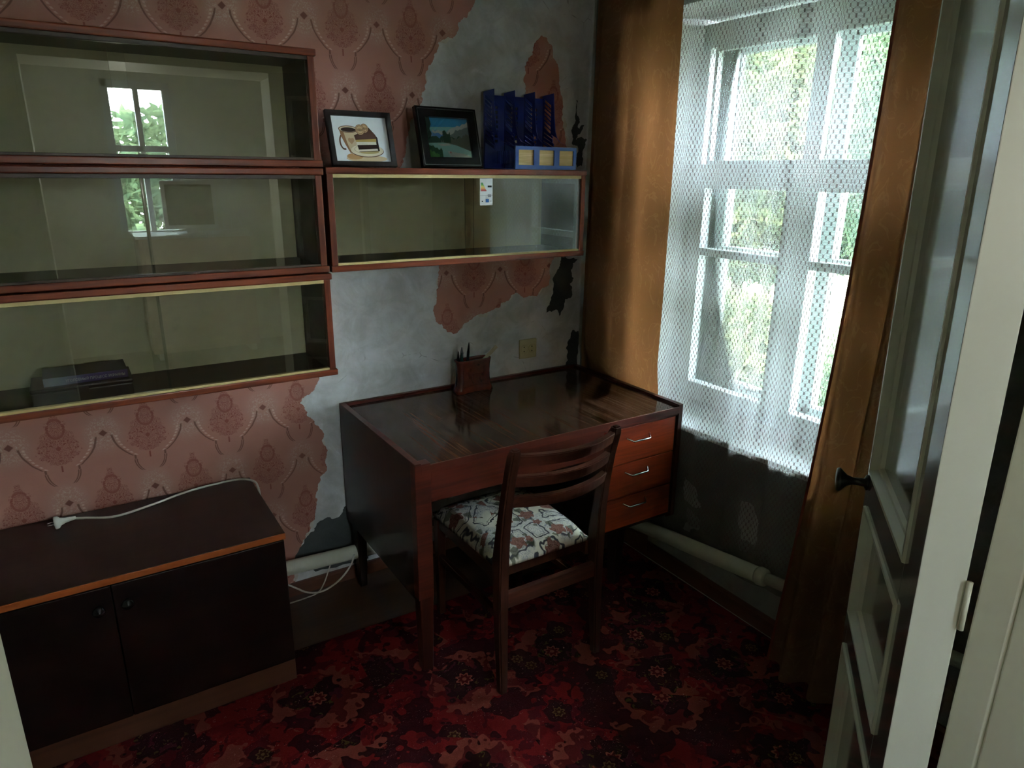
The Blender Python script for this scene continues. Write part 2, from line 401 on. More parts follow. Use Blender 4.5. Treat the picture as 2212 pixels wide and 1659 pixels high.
def mat_seat():
    g = G('rose_tapestry'); x, y, z = g.xyz()
    w = g.noise(g.vec(x, y, 0.0), 40, 2, col=True); wx, wy, _ = g.xyz(w)
    px, py = x+(wx-0.5)*0.012, y+(wy-0.5)*0.012; v = g.vec(px, py, 0.0)
    col = g.mix(g.noise(v, 9, 3), c(196, 190, 172), c(222, 216, 198))
    de = g.voro(v, 9.0, 'DISTANCE_TO_EDGE')+(g.voro(g.vec(x, y, 0), 60, 'SMOOTH_F1')-0.35)*0.10
    blue = g.ss(g.noise(g.vec(px+3, py, 0.0), 7, 2), 0.47, 0.53)
    scr = g.ss(((g.noise(v, 60, 3, 0.5, 1.5)*7.0).fract()-0.5).abs(), 0.30, 0.42)
    col = g.mix(blue*scr*0.8, col, c(88, 92, 124)); col = g.mix(blue*0.25, col, c(150, 152, 170))
    col = g.mix(g.ss((de-0.10).abs(), 0.030, 0.012), col, c(74, 74, 84))
    col = g.mix(g.ss((de-0.17).abs(), 0.016, 0.006)*0.7, col, c(120, 118, 122))
    for sc, off, r0, k in ((9.0, 0.0, 0.030, 0.35), (13.0, 2.4, 0.017, 0.45)):
        vv = g.vec(x+off, y+off, 0.0)
        cx, cy, _ = g.xyz(g.voro(vv, sc, 'F1', 'Position', 0.9)); rnd, r2, _ = g.xyz(g.voro(vv, sc, 'F1', 'Color', 0.9))
        dx, dy = x+off-cx, y+off-cy; r = (dx*dx+dy*dy).sqrt(); th = g.atan2(dy, dx)
        edge = r0*(0.85+0.16*(th*5.0+r*160.0).cos()); on = rnd.gt(k)
        body = g.ss(r-edge, 0.001, -0.001)*on
        swirl = g.ss(((g.noise(g.vec(dx, dy, rnd), 130, 2, 0.5, 1.2)*5.0).fract()-0.5).abs(), 0.2, 0.4)
        rose = g.mix(swirl, c(148, 104, 92), c(96, 58, 50))
        col = g.mix(body, col, rose)
        leaf = g.ss((th*3.0+1.0).cos(), 0.55, 0.7)*g.ss(r, r0*1.9, r0*1.7)*g.ss(r, r0*0.9, r0*1.0)*on
        col = g.mix(leaf*0.8, col, c(78, 82, 66))
    th_ = g.noise(scale=500, detail=1)
    col = g.mix(th_*0.25, col, c(60, 56, 54))
    return g.done(g.pbr(col, 0.9, 0.1, normal=g.bump(th_, 0.3, 0.001)))
M_SEAT = mat_seat()
M_CAB = wood('near_black_walnut', c(20, 11, 9), c(34, 17, 13), 'x', 0.28, 12)
M_CABTOP = wood('dark_walnut_top', c(38, 22, 18), c(52, 29, 23), 'x', 0.34, 12)
M_CABEDGE = wood('orange_edge_strip', c(150, 72, 30), c(180, 92, 40), 'x', 0.35, 12)
M_PLINTH = wood('brown_plinth', c(66, 36, 22), c(86, 48, 30), 'x', 0.4, 12)
M_BLACK = plain('black_plastic', c(24, 25, 27), 0.25, 0.5)
M_BLACKFRAME = plain('black_frame', c(20, 18, 18), 0.22, 0.5)
M_DARKFRAME = plain('dark_brown_frame', c(34, 24, 21), 0.4)
M_SILVER = plain('silver_line', c(150, 152, 156), 0.25, 0.5, 1.0)
M_BLUE = plain('navy_plastic', c(30, 46, 138), 0.32, 0.5)
M_BLUE2 = plain('bright_blue_plastic', c(40, 78, 158), 0.32, 0.5)
M_LABELWOOD = wood('pale_wood_print', c(206, 172, 104), c(236, 208, 150), 'x', 0.5, 40)
M_WHITEPAPER = plain('white_paper', c(228, 230, 232), 0.7, 0.2, 0, 0.03)
M_BEIGE = plain('yellowed_plastic', c(186, 178, 140), 0.4)
M_HOLE = plain('dark_hole', c(12, 12, 12), 0.8)
M_WHITECORD = plain('white_cord', c(200, 198, 188), 0.45)
M_PIPE = plain('cream_pipe_paint', c(196, 196, 178), 0.35, 0.5, 0, 0.1)
def mat_clay():
    g = G('glazed_brown_clay'); a = g.noise(scale=40, detail=4)
    return g.done(g.pbr(g.mix(a, c(70, 25, 17), c(108, 42, 28)), 0.16, 0.6, normal=g.bump(g.noise(scale=90, detail=3), 0.3, 0.004)))
M_CLAY = mat_clay()
M_RULER = plain('worn_wood_ruler', c(178, 166, 140), 0.5)
M_PEN_D = plain('dark_pen', c(22, 30, 38), 0.25)
M_PEN_G = plain('green_pen', c(28, 66, 62), 0.25)
M_PEN_S = plain('pen_clip', c(150, 160, 168), 0.25, 0.5, 0.7)
M_BOOKBACK = plain('grey_book_cover', c(92, 90, 104), 0.45)
def mat_spine():
    g = G('violet_spine'); x, y, z = g.xyz()
    t = g.ss(x+g.noise(scale=30)*0.02, 0.02, 0.13)
    return g.done(g.pbr(g.mix(t, c(168, 176, 196), c(84, 66, 132)), 0.4))
M_SPINE = mat_spine()
M_PAGES = plain('book_pages', c(196, 190, 172), 0.8)
M_CASE = plain('brown_black_case', c(44, 26, 24), 0.35)
M_KNOB = plain('aged_bronze_knob', c(70, 72, 70), 0.35, 0.5, 0.6)
def mat_doorpaint():
    g = G('cream_gloss_paint'); x, y, z = g.xyz()
    br = g.noise(g.vec(x, y, z*0.04), 120, 3); a = g.noise(scale=4, detail=4)
    col = g.mix(a, c(196, 197, 180), c(212, 212, 198))
    chip = g.ss(g.noise(g.vec(x*1.0, y*1.0, z*0.35), 26, 6, 0.75), 0.745, 0.755)
    col = g.mix(chip, col, c(74, 62, 48))
    return g.done(g.pbr(col, 0.4, 0.4, normal=g.bump(br, 0.08, 0.001)))
M_DOOR = mat_doorpaint()
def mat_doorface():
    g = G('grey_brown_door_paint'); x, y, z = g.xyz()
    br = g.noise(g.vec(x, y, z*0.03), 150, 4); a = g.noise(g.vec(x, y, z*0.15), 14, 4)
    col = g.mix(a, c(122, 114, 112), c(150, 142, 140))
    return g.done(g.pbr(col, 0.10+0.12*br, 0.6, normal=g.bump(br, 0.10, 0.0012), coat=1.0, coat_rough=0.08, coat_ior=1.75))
M_DOORFACE = mat_doorface()
def mat_jamb():
    g = G('cream_jamb_paint'); x, y, z = g.xyz(); a = g.noise(scale=4, detail=4)
    col = g.mix(a, c(216, 217, 200), c(228, 228, 212))
    chip = g.ss(g.noise(g.vec(x, y, z*0.35), 22, 6, 0.75), 0.725, 0.735)
    col = g.mix(chip, col, c(74, 62, 48))
    return g.done(g.pbr(col, 0.5, 0.3, normal=g.bump(g.noise(g.vec(x, y, z*0.1), 60, 3), 0.1, 0.001)))
M_JAMB = mat_jamb()
M_SASH = plain('white_sash_paint', c(214, 219, 222), 0.35, 0.5, 0, 0.05)
M_STEEL = plain('steel', c(120, 122, 122), 0.35, 0.5, 1.0)
def mat_curtain():
    g = G('brown_drape'); u, v, _ = g.xyz(g.tc('UV'))
    w = g.noise(g.vec(u, v, 0.0), 9, 3, col=True); wx, wy, _ = g.xyz(w)
    pv = g.vec(u+(wx-0.5)*0.08, v+(wy-0.5)*0.08, 0.0)
    scroll = g.ss(((g.noise(pv, 7, 3, 0.5, 1.2)*5.0).fract()-0.5).abs(), 0.40, 0.47)
    th = g.noise(g.vec(u*1.0, v*3.0, 0.0), 260, 2)
    col = g.mix(scroll*0.35, c(118, 84, 60), c(150, 114, 86)); tcol = g.mix(scroll*0.25, c(176, 114, 68), c(198, 142, 96))
    col = g.mix(th*0.3, col, c(96, 58, 34))
    nb = g.bump(th, 0.35, 0.002)
    d = g.sh('ShaderNodeBsdfDiffuse', Color=col, Normal=nb); t = g.sh('ShaderNodeBsdfTranslucent', Color=tcol, Normal=nb)
    s = g.mixs(0.24, d, t)
    gl = g.sh('ShaderNodeBsdfGlossy', Color=(1, 0.9, 0.8, 1), Roughness=0.5)
    return g.done(g.mixs(0.02, s, gl))
M_CURTAIN = mat_curtain()
M_HEM = plain('rust_hem', c(120, 52, 24), 0.7)
def mat_tulle():
    """knitted net: open hexagonal cells crossed by fine weft threads, with thick upright knots on a half-drop grid"""
    g = G('white_net'); u, v, _ = g.xyz(g.tc('UV'))
    CW, CH = 0.0180, 0.0135
    row = (v/CH).floor()
    fu = ((u/CW+row*0.5).fract()-0.5).abs(); fv = ((v/CH).fract()-0.5).abs()
    knot = g.ss(fu, 0.145, 0.105)*g.ss(fv, 0.40, 0.32)
    thread = g.ss((fu-(fv-0.32)/0.36*0.5).abs(), 0.055, 0.030)*g.ss(fv, 0.30, 0.33)
    weft = g.ss(((v/0.0032).fract()-0.5).abs(), 0.20, 0.36)
    solid = (knot*0.80).max(thread*0.70)
    veil = 0.18+0.10*weft  # white haze put into the open cells to lift the frames behind
    alpha = solid.max(veil)
    fab = g.mix(solid.gt(0.3), (0.92, 0.94, 0.96, 1), (0.26, 0.21, 0.22, 1))  # threads and knots darkened in colour to look backlit against the window
    d = g.sh('ShaderNodeBsdfDiffuse', Color=fab); t = g.sh('ShaderNodeBsdfTranslucent', Color=fab)
    tr = g.sh('ShaderNodeBsdfTransparent', Color=(1, 1, 1, 1))
    return g.done(g.mixs(alpha, tr, g.mixs(0.78-0.52*solid, d, t)))
M_TULLE = mat_tulle()

# ================================================================== STRUCTURE
XL, YD0, YD1, ZC = -2.62, -2.057, -2.40, 2.52       # left wall, doorway wall faces, ceiling
box('floor', (XL-0.3, 0.45, -5.3, 0.3, -0.2, 0.0), M_FLOOR, bev=0)['kind'] = 'structure'
box('ceiling', (XL-0.3, 0.45, -5.3, 0.3, ZC, ZC+0.2), M_CEIL, bev=0)['kind'] = 'structure'
wall_back = box('wall_back', (XL-0.3, 0.45, 0.0, 0.3, 0.0, ZC), M_PLASTER, bev=0); wall_back['kind'] = 'structure'
box('wall_left', (XL-0.3, XL, -5.3, 0.0, 0.0, ZC), M_HALLWALL, bev=0)['kind'] = 'structure'
# wall with the doorway
bm = bmesh.new()
for d in ((XL, -2.0, YD1, YD0, 0, ZC), (-0.88, 0.0, YD1, YD0, 0, ZC), (-2.0, -0.88, YD1, YD0, 2.08, ZC)): b_box(bm, *d)
fin('wall_front', bm, M_HALLWALL)['kind'] = 'structure'
# window wall: opening splayed towards the room
WY0, WY1, WZ0, WZ1 = -0.26, -1.50, 0.65, 2.15       # at the room face
FY0, FY1 = -0.36, -1.40                              # at the frame
bm = bmesh.new()
def q(*vs): bm.faces.new([bm.verts.new(v) for v in vs])
TH = 0.45
yA, yB = 0.0, YD0
q((0, yA, 0), (0, WY0, 0), (0, WY0, ZC), (0, yA, ZC)); q((0, WY1, 0), (0, yB, 0), (0, yB, ZC), (0, WY1, ZC))
q((0, WY0, 0), (0, WY1, 0), (0, WY1, WZ0), (0, WY0, WZ0)); q((0, WY0, WZ1), (0, WY1, WZ1), (0, WY1, ZC), (0, WY0, ZC))
q((TH, yA, 0), (TH, FY0, 0), (TH, FY0, ZC), (TH, yA, ZC)); q((TH, FY1, 0), (TH, yB, 0), (TH, yB, ZC), (TH, FY1, ZC))
q((TH, FY0, 0), (TH, FY1, 0), (TH, FY1, WZ0), (TH, FY0, WZ0)); q((TH, FY0, WZ1), (TH, FY1, WZ1), (TH, FY1, ZC), (TH, FY0, ZC))
bmesh.ops.remove_doubles(bm, verts=bm.verts, dist=1e-5)
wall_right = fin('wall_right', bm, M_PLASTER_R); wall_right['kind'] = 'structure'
bm = bmesh.new()
for (a0, a1) in ((WY0, FY0), (WY1, FY1)):
    q((0, a0, WZ0), (0.24, a1, WZ0), (0.24, a1, WZ1), (0, a0, WZ1)); q((0.24, a1, WZ0), (TH, a1, WZ0), (TH, a1, WZ1), (0.24, a1, WZ1))
q((0, WY0, WZ1), (0, WY1, WZ1), (0.24, FY1, WZ1), (0.24, FY0, WZ1)); q((0.24, FY0, WZ1), (0.24, FY1, WZ1), (TH, FY1, WZ1), (TH, FY0, WZ1))
q((0, WY0, WZ0), (0, WY1, WZ0), (0.24, FY1, WZ0), (0.24, FY0, WZ0)); q((0.24, FY0, WZ0), (0.24, FY1, WZ0), (TH, FY1, WZ0), (TH, FY0, WZ0))
bmesh.ops.remove_doubles(bm, verts=bm.verts, dist=1e-5)
fin('reveal', bm, M_REVEAL, wall_right)
# hall behind the doorway
box('wall_hall_right', (0.0, 0.3, -5.3, YD0, 0, ZC), M_HALLWALL, bev=0)['kind'] = 'structure'
boxes('wall_hall_back', ((XL, -1.52, -5.3, -5.0, 0, ZC), (-1.0, 0.0, -5.3, -5.0, 0, ZC), (-1.52, -1.0, -5.3, -5.0, 0, 1.0), (-1.52, -1.0, -5.3, -5.0, 2.28, ZC)), M_HALLWALL, bev=0)['kind'] = 'structure'
# baseboards
o = prism('baseboard_back', [(0, 0), (-0.018, 0), (-0.018, 0.042), (-0.010, 0.05), (0, 0.05)], XL, 0.0, lambda u, v, t: (t, u, v), M_BASEB); o['kind'] = 'structure'
o = prism('baseboard_right', [(0, 0), (-0.018, 0), (-0.018, 0.056), (-0.010, 0.066), (0, 0.066)], YD0, -0.018, lambda u, v, t: (u, t, v), M_BASEB_Y); o['kind'] = 'structure'

# wallpaper, torn to shape, pasted on the back wall (coordinates on the wall: x, z)
wf = lambda off: (lambda u, v, w: (u, -off-w, v))
MAIN = [(-0.47, ZC), (-0.50, 2.35), (-0.545, 2.22), (-0.56, 2.181), (-0.581, 2.144), (-0.601, 2.118), (-0.633, 2.098), (-0.637, 2.069), (-0.656, 2.045), (-0.714, 2.028), (-0.715, 2.008), (-0.732, 1.983), (-0.74, 1.959), (-0.759, 1.932), (-0.767, 1.887), (-0.783, 1.856), (-0.793, 1.813), (-0.813, 1.777), (-0.835, 1.752), (-0.842, 1.71), (-0.851, 1.673), (-0.867, 1.63), (-0.872, 1.605), (-0.95, 1.47), (-1.13, 1.40), (-1.27, 1.30), (-1.29, 1.0), (-1.235, 0.88), (-1.227, 0.855), (-1.248, 0.823), (-1.277, 0.801), (-1.305, 0.772), (-1.283, 0.719), (-1.252, 0.677), (-1.228, 0.644), (-1.222, 0.585), (-1.229, 0.527), (-1.236, 0.477), (-1.257, 0.445), (-1.276, 0.398), (-1.276, 0.352), (-1.283, 0.309), (-1.305, 0.261), (-1.327, 0.227), (-1.351, 0.188), (-1.361, 0.161), (-1.373, 0.103), (-1.38, 0.05), (XL, 0.05), (XL, ZC)]
PEAK = [(-0.36, 1.55), (-0.335, 1.75), (-0.329, 1.861), (-0.347, 1.923), (-0.339, 1.961), (-0.31, 2.019), (-0.292, 2.072), (-0.267, 2.094), (-0.24, 2.085), (-0.215, 2.058), (-0.2, 2.011), (-0.179, 1.947), (-0.159, 1.829), (-0.142, 1.748), (-0.12, 1.685), (-0.115, 1.55)]
UNDER = [(-0.715, 1.36), (-0.729, 1.236), (-0.734, 1.191), (-0.74, 1.119), (-0.75, 1.028), (-0.7, 0.973), (-0.647, 0.969), (-0.561, 1.027), (-0.461, 1.047), (-0.416, 1.072), (-0.37, 1.103), (-0.263, 1.079), (-0.203, 1.124), (-0.182, 1.232), (-0.18, 1.36)]
for k, P in enumerate((MAIN, PEAK, UNDER)):
    P = P[::-1]
    link('torn_backing', plate_mesh(jag(P, 0.036, 40+k, 4), [], 0.0006, wf(0.0004)), M_BACKING, wall_back)
    link('wallpaper', plate_mesh(jag(P, 0.012, 20+k, 4), [], 0.0010, wf(0.0013)), M_WALLPAPER, wall_back)
BARE = [[(-0.088, 1.873), (-0.08, 1.871), (-0.08, 1.813), (-0.067, 1.801), (-0.076, 1.772), (-0.066, 1.763), (-0.042, 1.779), (-0.051, 1.76), (-0.072, 1.741), (-0.083, 1.717), (-0.057, 1.731), (-0.024, 1.721), (-0.035, 1.691), (-0.046, 1.615), (-0.07, 1.609), (-0.074, 1.696), (-0.101, 1.7), (-0.106, 1.747), (-0.1, 1.771), (-0.089, 1.789), (-0.088, 1.83)],
 [(-0.141, 1.24), (-0.05, 1.225), (-0.086, 1.18), (-0.069, 1.142), (-0.088, 1.119), (-0.075, 1.063), (-0.111, 1.053), (-0.127, 1.003), (-0.141, 0.979), (-0.155, 1.01), (-0.212, 1.003), (-0.194, 1.048), (-0.176, 1.122), (-0.182, 1.15), (-0.151, 1.19)],
 [(-0.061, 0.91), (-0.03, 0.90), (-0.03, 0.74), (-0.099, 0.745), (-0.09, 0.799), (-0.09, 0.857), (-0.073, 0.89)],
 [(-1.10, 0.34), (-1.168, 0.318), (-1.193, 0.28), (-1.229, 0.29), (-1.282, 0.268), (-1.314, 0.237), (-1.353, 0.193), (-1.37, 0.133), (-1.30, 0.07), (-1.08, 0.06)]]
for k, P in enumerate(BARE):
    link('bare_patch', plate_mesh(jag(P[::-1], 0.012, 60+k, 3), [], 0.0006, wf(0.0003 if k != 3 else 0.0016)), M_BARE, wall_back)
for k, (P, mt) in enumerate((([(-0.707, 0.316), (-0.746, 0.303), (-0.784, 0.289), (-0.777, 0.246), (-0.732, 0.214), (-0.693, 0.216), (-0.713, 0.267)], M_CHIP), ([(-0.964, 0.296), (-1.017, 0.293), (-1.011, 0.262), (-0.98, 0.255)], M_CHIP), ([(-0.954, 0.452), (-1.017, 0.443), (-1.043, 0.399), (-1.037, 0.303), (-0.976, 0.292), (-0.954, 0.377)], M_PLASTER), ([(-0.681, 0.437), (-0.746, 0.403), (-0.776, 0.356), (-0.743, 0.331), (-0.692, 0.34)], M_PLASTER), ([(-0.45, 0.066), (-1.9, 0.066), (-1.9, 0.20), (-1.2, 0.17), (-0.8, 0.15), (-0.45, 0.12)], M_CHIP))):
    link('whitewash_chip', plate_mesh(jag(P, 0.014, 80+k, 3), [], 0.0006, lambda u, v, w: (-0.0006-w, u, v)), mt, wall_right)

# ------------------------------------------------------------------ window
win = thing('window_1', 'white painted double window with transom lights behind the net curtain', 'window', (0.24, -0.88, 0.66), kind='structure')
def window_leaf(x0, x1, inner):
    tagn = 'frame'
    boxes('frame', ((x0, x1, -0.40, -0.36, 0.66, 2.13), (x0, x1, -1.40, -1.36, 0.66, 2.13), (x0, x1, -1.40, -0.36, 2.045, 2.13), (x0, x1, -1.40, -0.36, 0.66, 0.70)), M_SASH, win, 0.004)
    box('transom', (x0-0.006, x1, -1.37, -0.39, 1.555, 1.625), M_SASH, win, 0.005)
    box('mullion', (x0-0.004, x1, -0.905, -0.868, 1.62, 2.05), M_SASH, win, 0.004)
    box('mullion', (x0-0.004, x1, -0.897, -0.863, 0.70, 1.56), M_SASH, win, 0.004)
    for (a, b) in ((-0.42, -0.868), (-0.905, -1.36)):
        box('pane', (x0+0.024, x0+0.027, b, a, 1.625, 2.045), M_PANE, win, 0)
        boxes('glazing_bead', ((x0+0.006, x0+0.024, a-0.014, a, 1.625, 2.045), (x0+0.006, x0+0.024, b, b+0.014, 1.625, 2.045), (x0+0.006, x0+0.024, b, a, 2.031, 2.045), (x0+0.006, x0+0.024, b, a, 1.625, 1.639)), M_SASH, win, 0.002)
    for (a, b) in ((-0.395, -0.862), (-0.898, -1.365)):
        cs = boxes('casement', ((x0-0.012, x1-0.015, a-0.045, a, 0.69, 1.556), (x0-0.012, x1-0.015, b, b+0.045, 0.69, 1.556), (x0-0.012, x1-0.015, b, a, 0.69, 0.742), (x0-0.012, x1-0.015, b, a, 1.535, 1.556), (x0-0.008, x1-0.015, b, a, 1.272, 1.302)), M_SASH, win, 0.004)
        box('pane', (x0+0.02, x0+0.023, b+0.045, a-0.045, 0.742, 1.272), M_PANE, cs, 0)
        box('pane', (x0+0.02, x0+0.023, b+0.045, a-0.045, 1.302, 1.535), M_PANE, cs, 0)
window_leaf(0.24, 0.295, True)
window_leaf(0.37, 0.42, False)
lt = tube('latch', spline([(0.225, -0.835, 0.80), (0.21, -0.835, 0.80), (0.205, -0.82, 0.795), (0.205, -0.77, 0.79)], 5), 0.006, M_SASH, win, 8)
box('latch_plate', (0.222, 0.23, -0.845, -0.825, 0.775, 0.825), M_SASH, lt, 0.001)
sill = box('sill', (-0.012, 0.238, -1.52, -0.24, 0.628, 0.652), M_SASH, win, 0.006)
box('sheet_metal_sill', (0.42, 0.56, -1.40, -0.36, 0.63, 0.645), M_STEEL, win, 0.002)

# ------------------------------------------------------------------ doorway trim and door leaf
tr = thing('trim_1', 'cream painted door frame and lining at the doorway', 'door frame', (-0.88, -2.2, 0), kind='structure')
box('jamb', (-0.882, -0.86, -2.104, -2.056, 0, 2.08), M_JAMB, tr, 0.003)
box('lining', (-0.882, -0.862, -2.42, -2.1065, 0, 2.08), M_JAMB, tr, 0.003)
box('jamb', (-2.02, -1.998, -2.42, -2.040, 0, 2.08), M_JAMB, tr, 0.003)
box('lintel', (-2.0, -0.88, -2.42, -2.050, 2.06, 2.084), M_JAMB, tr, 0.003)
A = Vector((-0.552, -1.69, 0.95)); DR = Vector((0.783, 0.622, -0.004)).normalized(); UP = Vector((-0.006, 0.015, 1.0)); UP = (UP-DR*UP.dot(DR)).normalized(); NN = UP.cross(DR)
LW, LH = 0.496, 2.04
door = thing('door_1', 'narrow cream panelled door leaf standing open at the right', 'door', (0, 0, 0), kind='structure')
P0 = A-DR*LW-UP*0.938
door.matrix_world = Matrix(((DR.x, NN.x, UP.x, P0.x), (DR.y, NN.y, UP.y, P0.y), (DR.z, NN.z, UP.z, P0.z), (0, 0, 0, 1)))
DT = 0.062
pan = [(0.0885, 0.460, 0.981, 1.93), (0.0885, 0.460, 0.641, 0.897), (0.0885, 0.460, 0.13, 0.553)]
def lb(n, d, m, b=0.0015, p=door):
    bm = bmesh.new(); b_box(bm, *d, bev=b)
    for f in bm.faces:
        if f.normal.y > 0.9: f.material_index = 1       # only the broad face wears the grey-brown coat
    return fin(n, bm, [m, M_DOORFACE], p, False, False)
lb('stile', (0, 0.0885, -DT, 0, 0, LH), M_DOOR); lb('stile', (0.460, LW, -DT, 0, 0, LH), M_DOOR)
for z0, z1 in ((0, 0.13), (0.553, 0.641), (0.897, 0.981), (1.93, LH)): lb('rail', (0.0885, 0.460, -DT, 0, z0, z1), M_DOOR)
for (s0, s1, z0, z1) in pan:
    pn = lb('panel', (s0-0.002, s1+0.002, -0.032, -0.020, z0-0.002, z1+0.002), M_DOOR, 0)
    bm = bmesh.new(); prof = [(-0.004, 0.0), (-0.003, 0.005), (0.004, 0.005), (0.010, -0.010), (0.014, -0.012), (0.017, -0.0205)]
    rings = []
    for (i_, yy) in prof: rings.append([bm.verts.new(p) for p in ((s0+i_, yy, z0+i_), (s1-i_, yy, z0+i_), (s1-i_, yy, z1-i_), (s0+i_, yy, z1-i_))])
    for a, b in zip(rings, rings[1:]):
        for k in range(4): bm.faces.new((a[k], a[(k+1) % 4], b[(k+1) % 4], b[k]))
    fin('moulding', bm, M_DOOR, pn, False, False)
kn = lathe('knob', [(0.0, 0.0), (0.017, 0.0), (0.017, 0.004), (0.009, 0.008), (0.008, 0.030), (0.012, 0.042), (0.024, 0.054), (0.026, 0.058), (0.024, 0.062), (0.0, 0.063)], M_KNOB, door, 24, Matrix.Translation((0.478, 0, 0.948)) @ Matrix.Rotation(-PI/2, 4, 'X'), False)
for z in (0.28, 0.93, 1.72):
    hg = tube('hinge', [(-0.004, -DT-0.003, z), (-0.004, -DT-0.003, z+0.08)], 0.0045, M_PIPE, door, 10, False)

# ================================================================== FLOOR COVERING
cp = prism('carpet', [(-2.3, -0.325), (-0.028, -0.385), (-0.028, -1.98), (-2.3, -1.98)], 0.0, 0.006, lambda u, v, t: (u, v, t), M_CARPET)
tag(cp, 'red and black floral carpet covering the floor under the chair', 'carpet')

# ================================================================== WALL SHELVES
def shelf(x0, x1, z0, z1, label, top_over=0.006, track=None):
    yf, yb, t = -0.276, -0.004, 0.02
    s = thing('glass_shelf', label, 'shelf', ((x0+x1)/2, -0.14, z0), 'glass-fronted wall shelves')
    box('top_board', (x0-top_over, x1+top_over, yf-0.004, yb, z1-t, z1), M_SHELF, s, 0.004)
    box('bottom_board', (x0-top_over, x1+top_over, yf-0.002, yb, z0, z0+t), M_SHELF, s, 0.003)
    for a, b in ((x0, x0+t), (x1-t, x1)):
        sd = box('side_board', (a, b, yf, yb, z0+t, z1-t), M_SHELF_Z, s, 0.002)
    # thin dark veneer lining inside
    box('inner_floor', (x0+t, x1-t, yf+0.022, yb-0.012, z0+t, z0+t+0.0015), M_SHELF_IN, s, 0)
    box('inner_ceiling', (x0+t, x1-t, yf+0.022, yb-0.012, z1-t-0.0015, z1-t), M_SHELF_IN, s, 0)
    box('inner_side', (x1-t-0.0015, x1-t, yf+0.022, yb-0.012, z0+t+0.0015, z1-t-0.0015), M_SHELF_IN, s, 0)
    box('inner_side', (x0+t, x0+t+0.0015, yf+0.022, yb-0.012, z0+t+0.0015, z1-t-0.0015), M_SHELF_IN, s, 0)
    box('back_panel', (x0+t, x1-t, yb-0.012, yb-0.008, z0+t, z1-t), M_HARD, s, 0)
    box('track', (x0+t, x1-t, yf+0.002, yf+0.020, z0+t, z0+t+0.007), track or M_TRACK, s, 0.001)
    box('track', (x0+t, x1-t, yf+0.002, yf+0.020, z1-t-0.011, z1-t), track or M_TRACK, s, 0.001)
    xc = (x0+x1)/2; ov = 0.019
    for a, b, y in ((x0+t+0.002, xc+ov, yf+0.012), (xc-ov, x1-t-0.002, yf+0.005)):
        bm = bmesh.new(); b_box(bm, a, b, y, y+0.003, z0+t+0.003, z1-t-0.004)
        for f in bm.faces:
            if abs(f.normal.x) > 0.9: f.material_index = 1
        g_ = fin('glass_pane', bm, [M_GLASS, M_GLASSEDGE], s)
    return s, g_
LX0, LX1 = -2.269, -1.2545
shelf(LX0, LX1, 1.5965, 1.9225, 'empty glass-fronted shelf at the top of the left stack, reaching nearest the ceiling', 0.006, M_SHELF_IN)
shelf(LX0-0.003, LX1-0.001, 1.281, 1.5935, 'empty glass-fronted shelf in the middle of the left stack of three', 0.006, M_SHELF_IN)
shelf(LX0, LX1+0.004, 0.943, 1.277, 'glass-fronted shelf at the bottom of the left stack, holding a book on a case')
rs, rpane = shelf(-1.240, -0.240, 1.2785, 1.5975, 'shorter glass-fronted shelf above the desk carrying the pictures and blue rack', 0.003)
# energy sticker on the right-hand pane
bm = bmesh.new(); ys = -0.2715
b_box(bm, -0.700, -0.649, ys, ys+0.0004, 1.476, 1.5715)
def patch(a, b, z0, z1, mi): b_box(bm, a, b, ys-0.0003, ys, z0, z1, mi=mi)
patch(-0.700, -0.649, 1.566, 1.5715, 1)
for i, w in enumerate((0.008, 0.010, 0.012, 0.0145, 0.017, 0.0195, 0.022)): patch(-0.696, -0.696+w, 1.549-i*0.0042, 1.5524-i*0.0042, 2+min(i, 6))
patch(-0.669, -0.653, 1.5365, 1.5425, 9); patch(-0.668, -0.655, 1.503, 1.513, 10); patch(-0.677, -0.664, 1.486, 1.497, 1)
patch(-0.700, -0.649, 1.5085, 1.5092, 10); patch(-0.676, -0.6755, 1.498, 1.509, 10); patch(-0.693, -0.688, 1.488, 1.491, 9); patch(-0.661, -0.653, 1.489, 1.491, 10)
st_m = [M_WHITEPAPER]+[plain('sticker_ink', col, 0.5) for col in (c(40, 110, 190), c(40, 150, 70), c(90, 180, 70), c(170, 200, 60), c(240, 220, 50), c(240, 170, 40), c(230, 110, 40), c(210, 50, 40), c(24, 24, 26), c(150, 152, 156))]
fin('energy_sticker', bm, st_m, rpane)['label'] = 'white energy rating sticker with coloured bars'

# book and case in the bottom-left shelf
cs = thing('storage_case', 'dark brown flat case lying in the bottom left shelf under the violet book', 'case', (-1.955, -0.17, 0.9645))
box('body', (-2.080, -1.836, -0.243, -0.095, 0.9645, 1.000), M_CASE, cs, 0.004)
box('lid', (-2.082, -1.834, -0.245, -0.093, 1.001, 1.012), M_CASE, cs, 0.004)
box('clasp', (-1.975, -1.945, -0.248, -0.2435, 0.99, 1.006), M_CASE, cs, 0.001)
bk = thing('book', 'thick violet hardcover book with lettered spine on top of the dark case', 'book', (-2.05, -0.17, 1.0125))
bk.rotation_euler = (0, 0, math.radians(1.0))
lbx = lambda n, d, m, b=0.001, p=bk: box(n, d, m, p, b, False)
lbx('cover', (0, 0.205, -0.055, 0.07, 0.0215, 0.0235), M_BOOKBACK); lbx('cover', (0, 0.205, -0.055, 0.07, 0.0, 0.002), M_BOOKBACK)
lbx('pages', (0.003, 0.202, -0.050, 0.066, 0.002, 0.0215), M_PAGES, 0)
sp_ = lbx('spine', (0, 0.205, -0.0575, -0.0545, 0.0, 0.0235), M_SPINE)
tm, tw = text_mesh('УГОЛОВНЫЙ ПРОЦЕСС УКРАИНЫ', 0.0105, lambda u, v, w: (u, v, w))
sc_ = 0.145/max(tw, 1e-4)
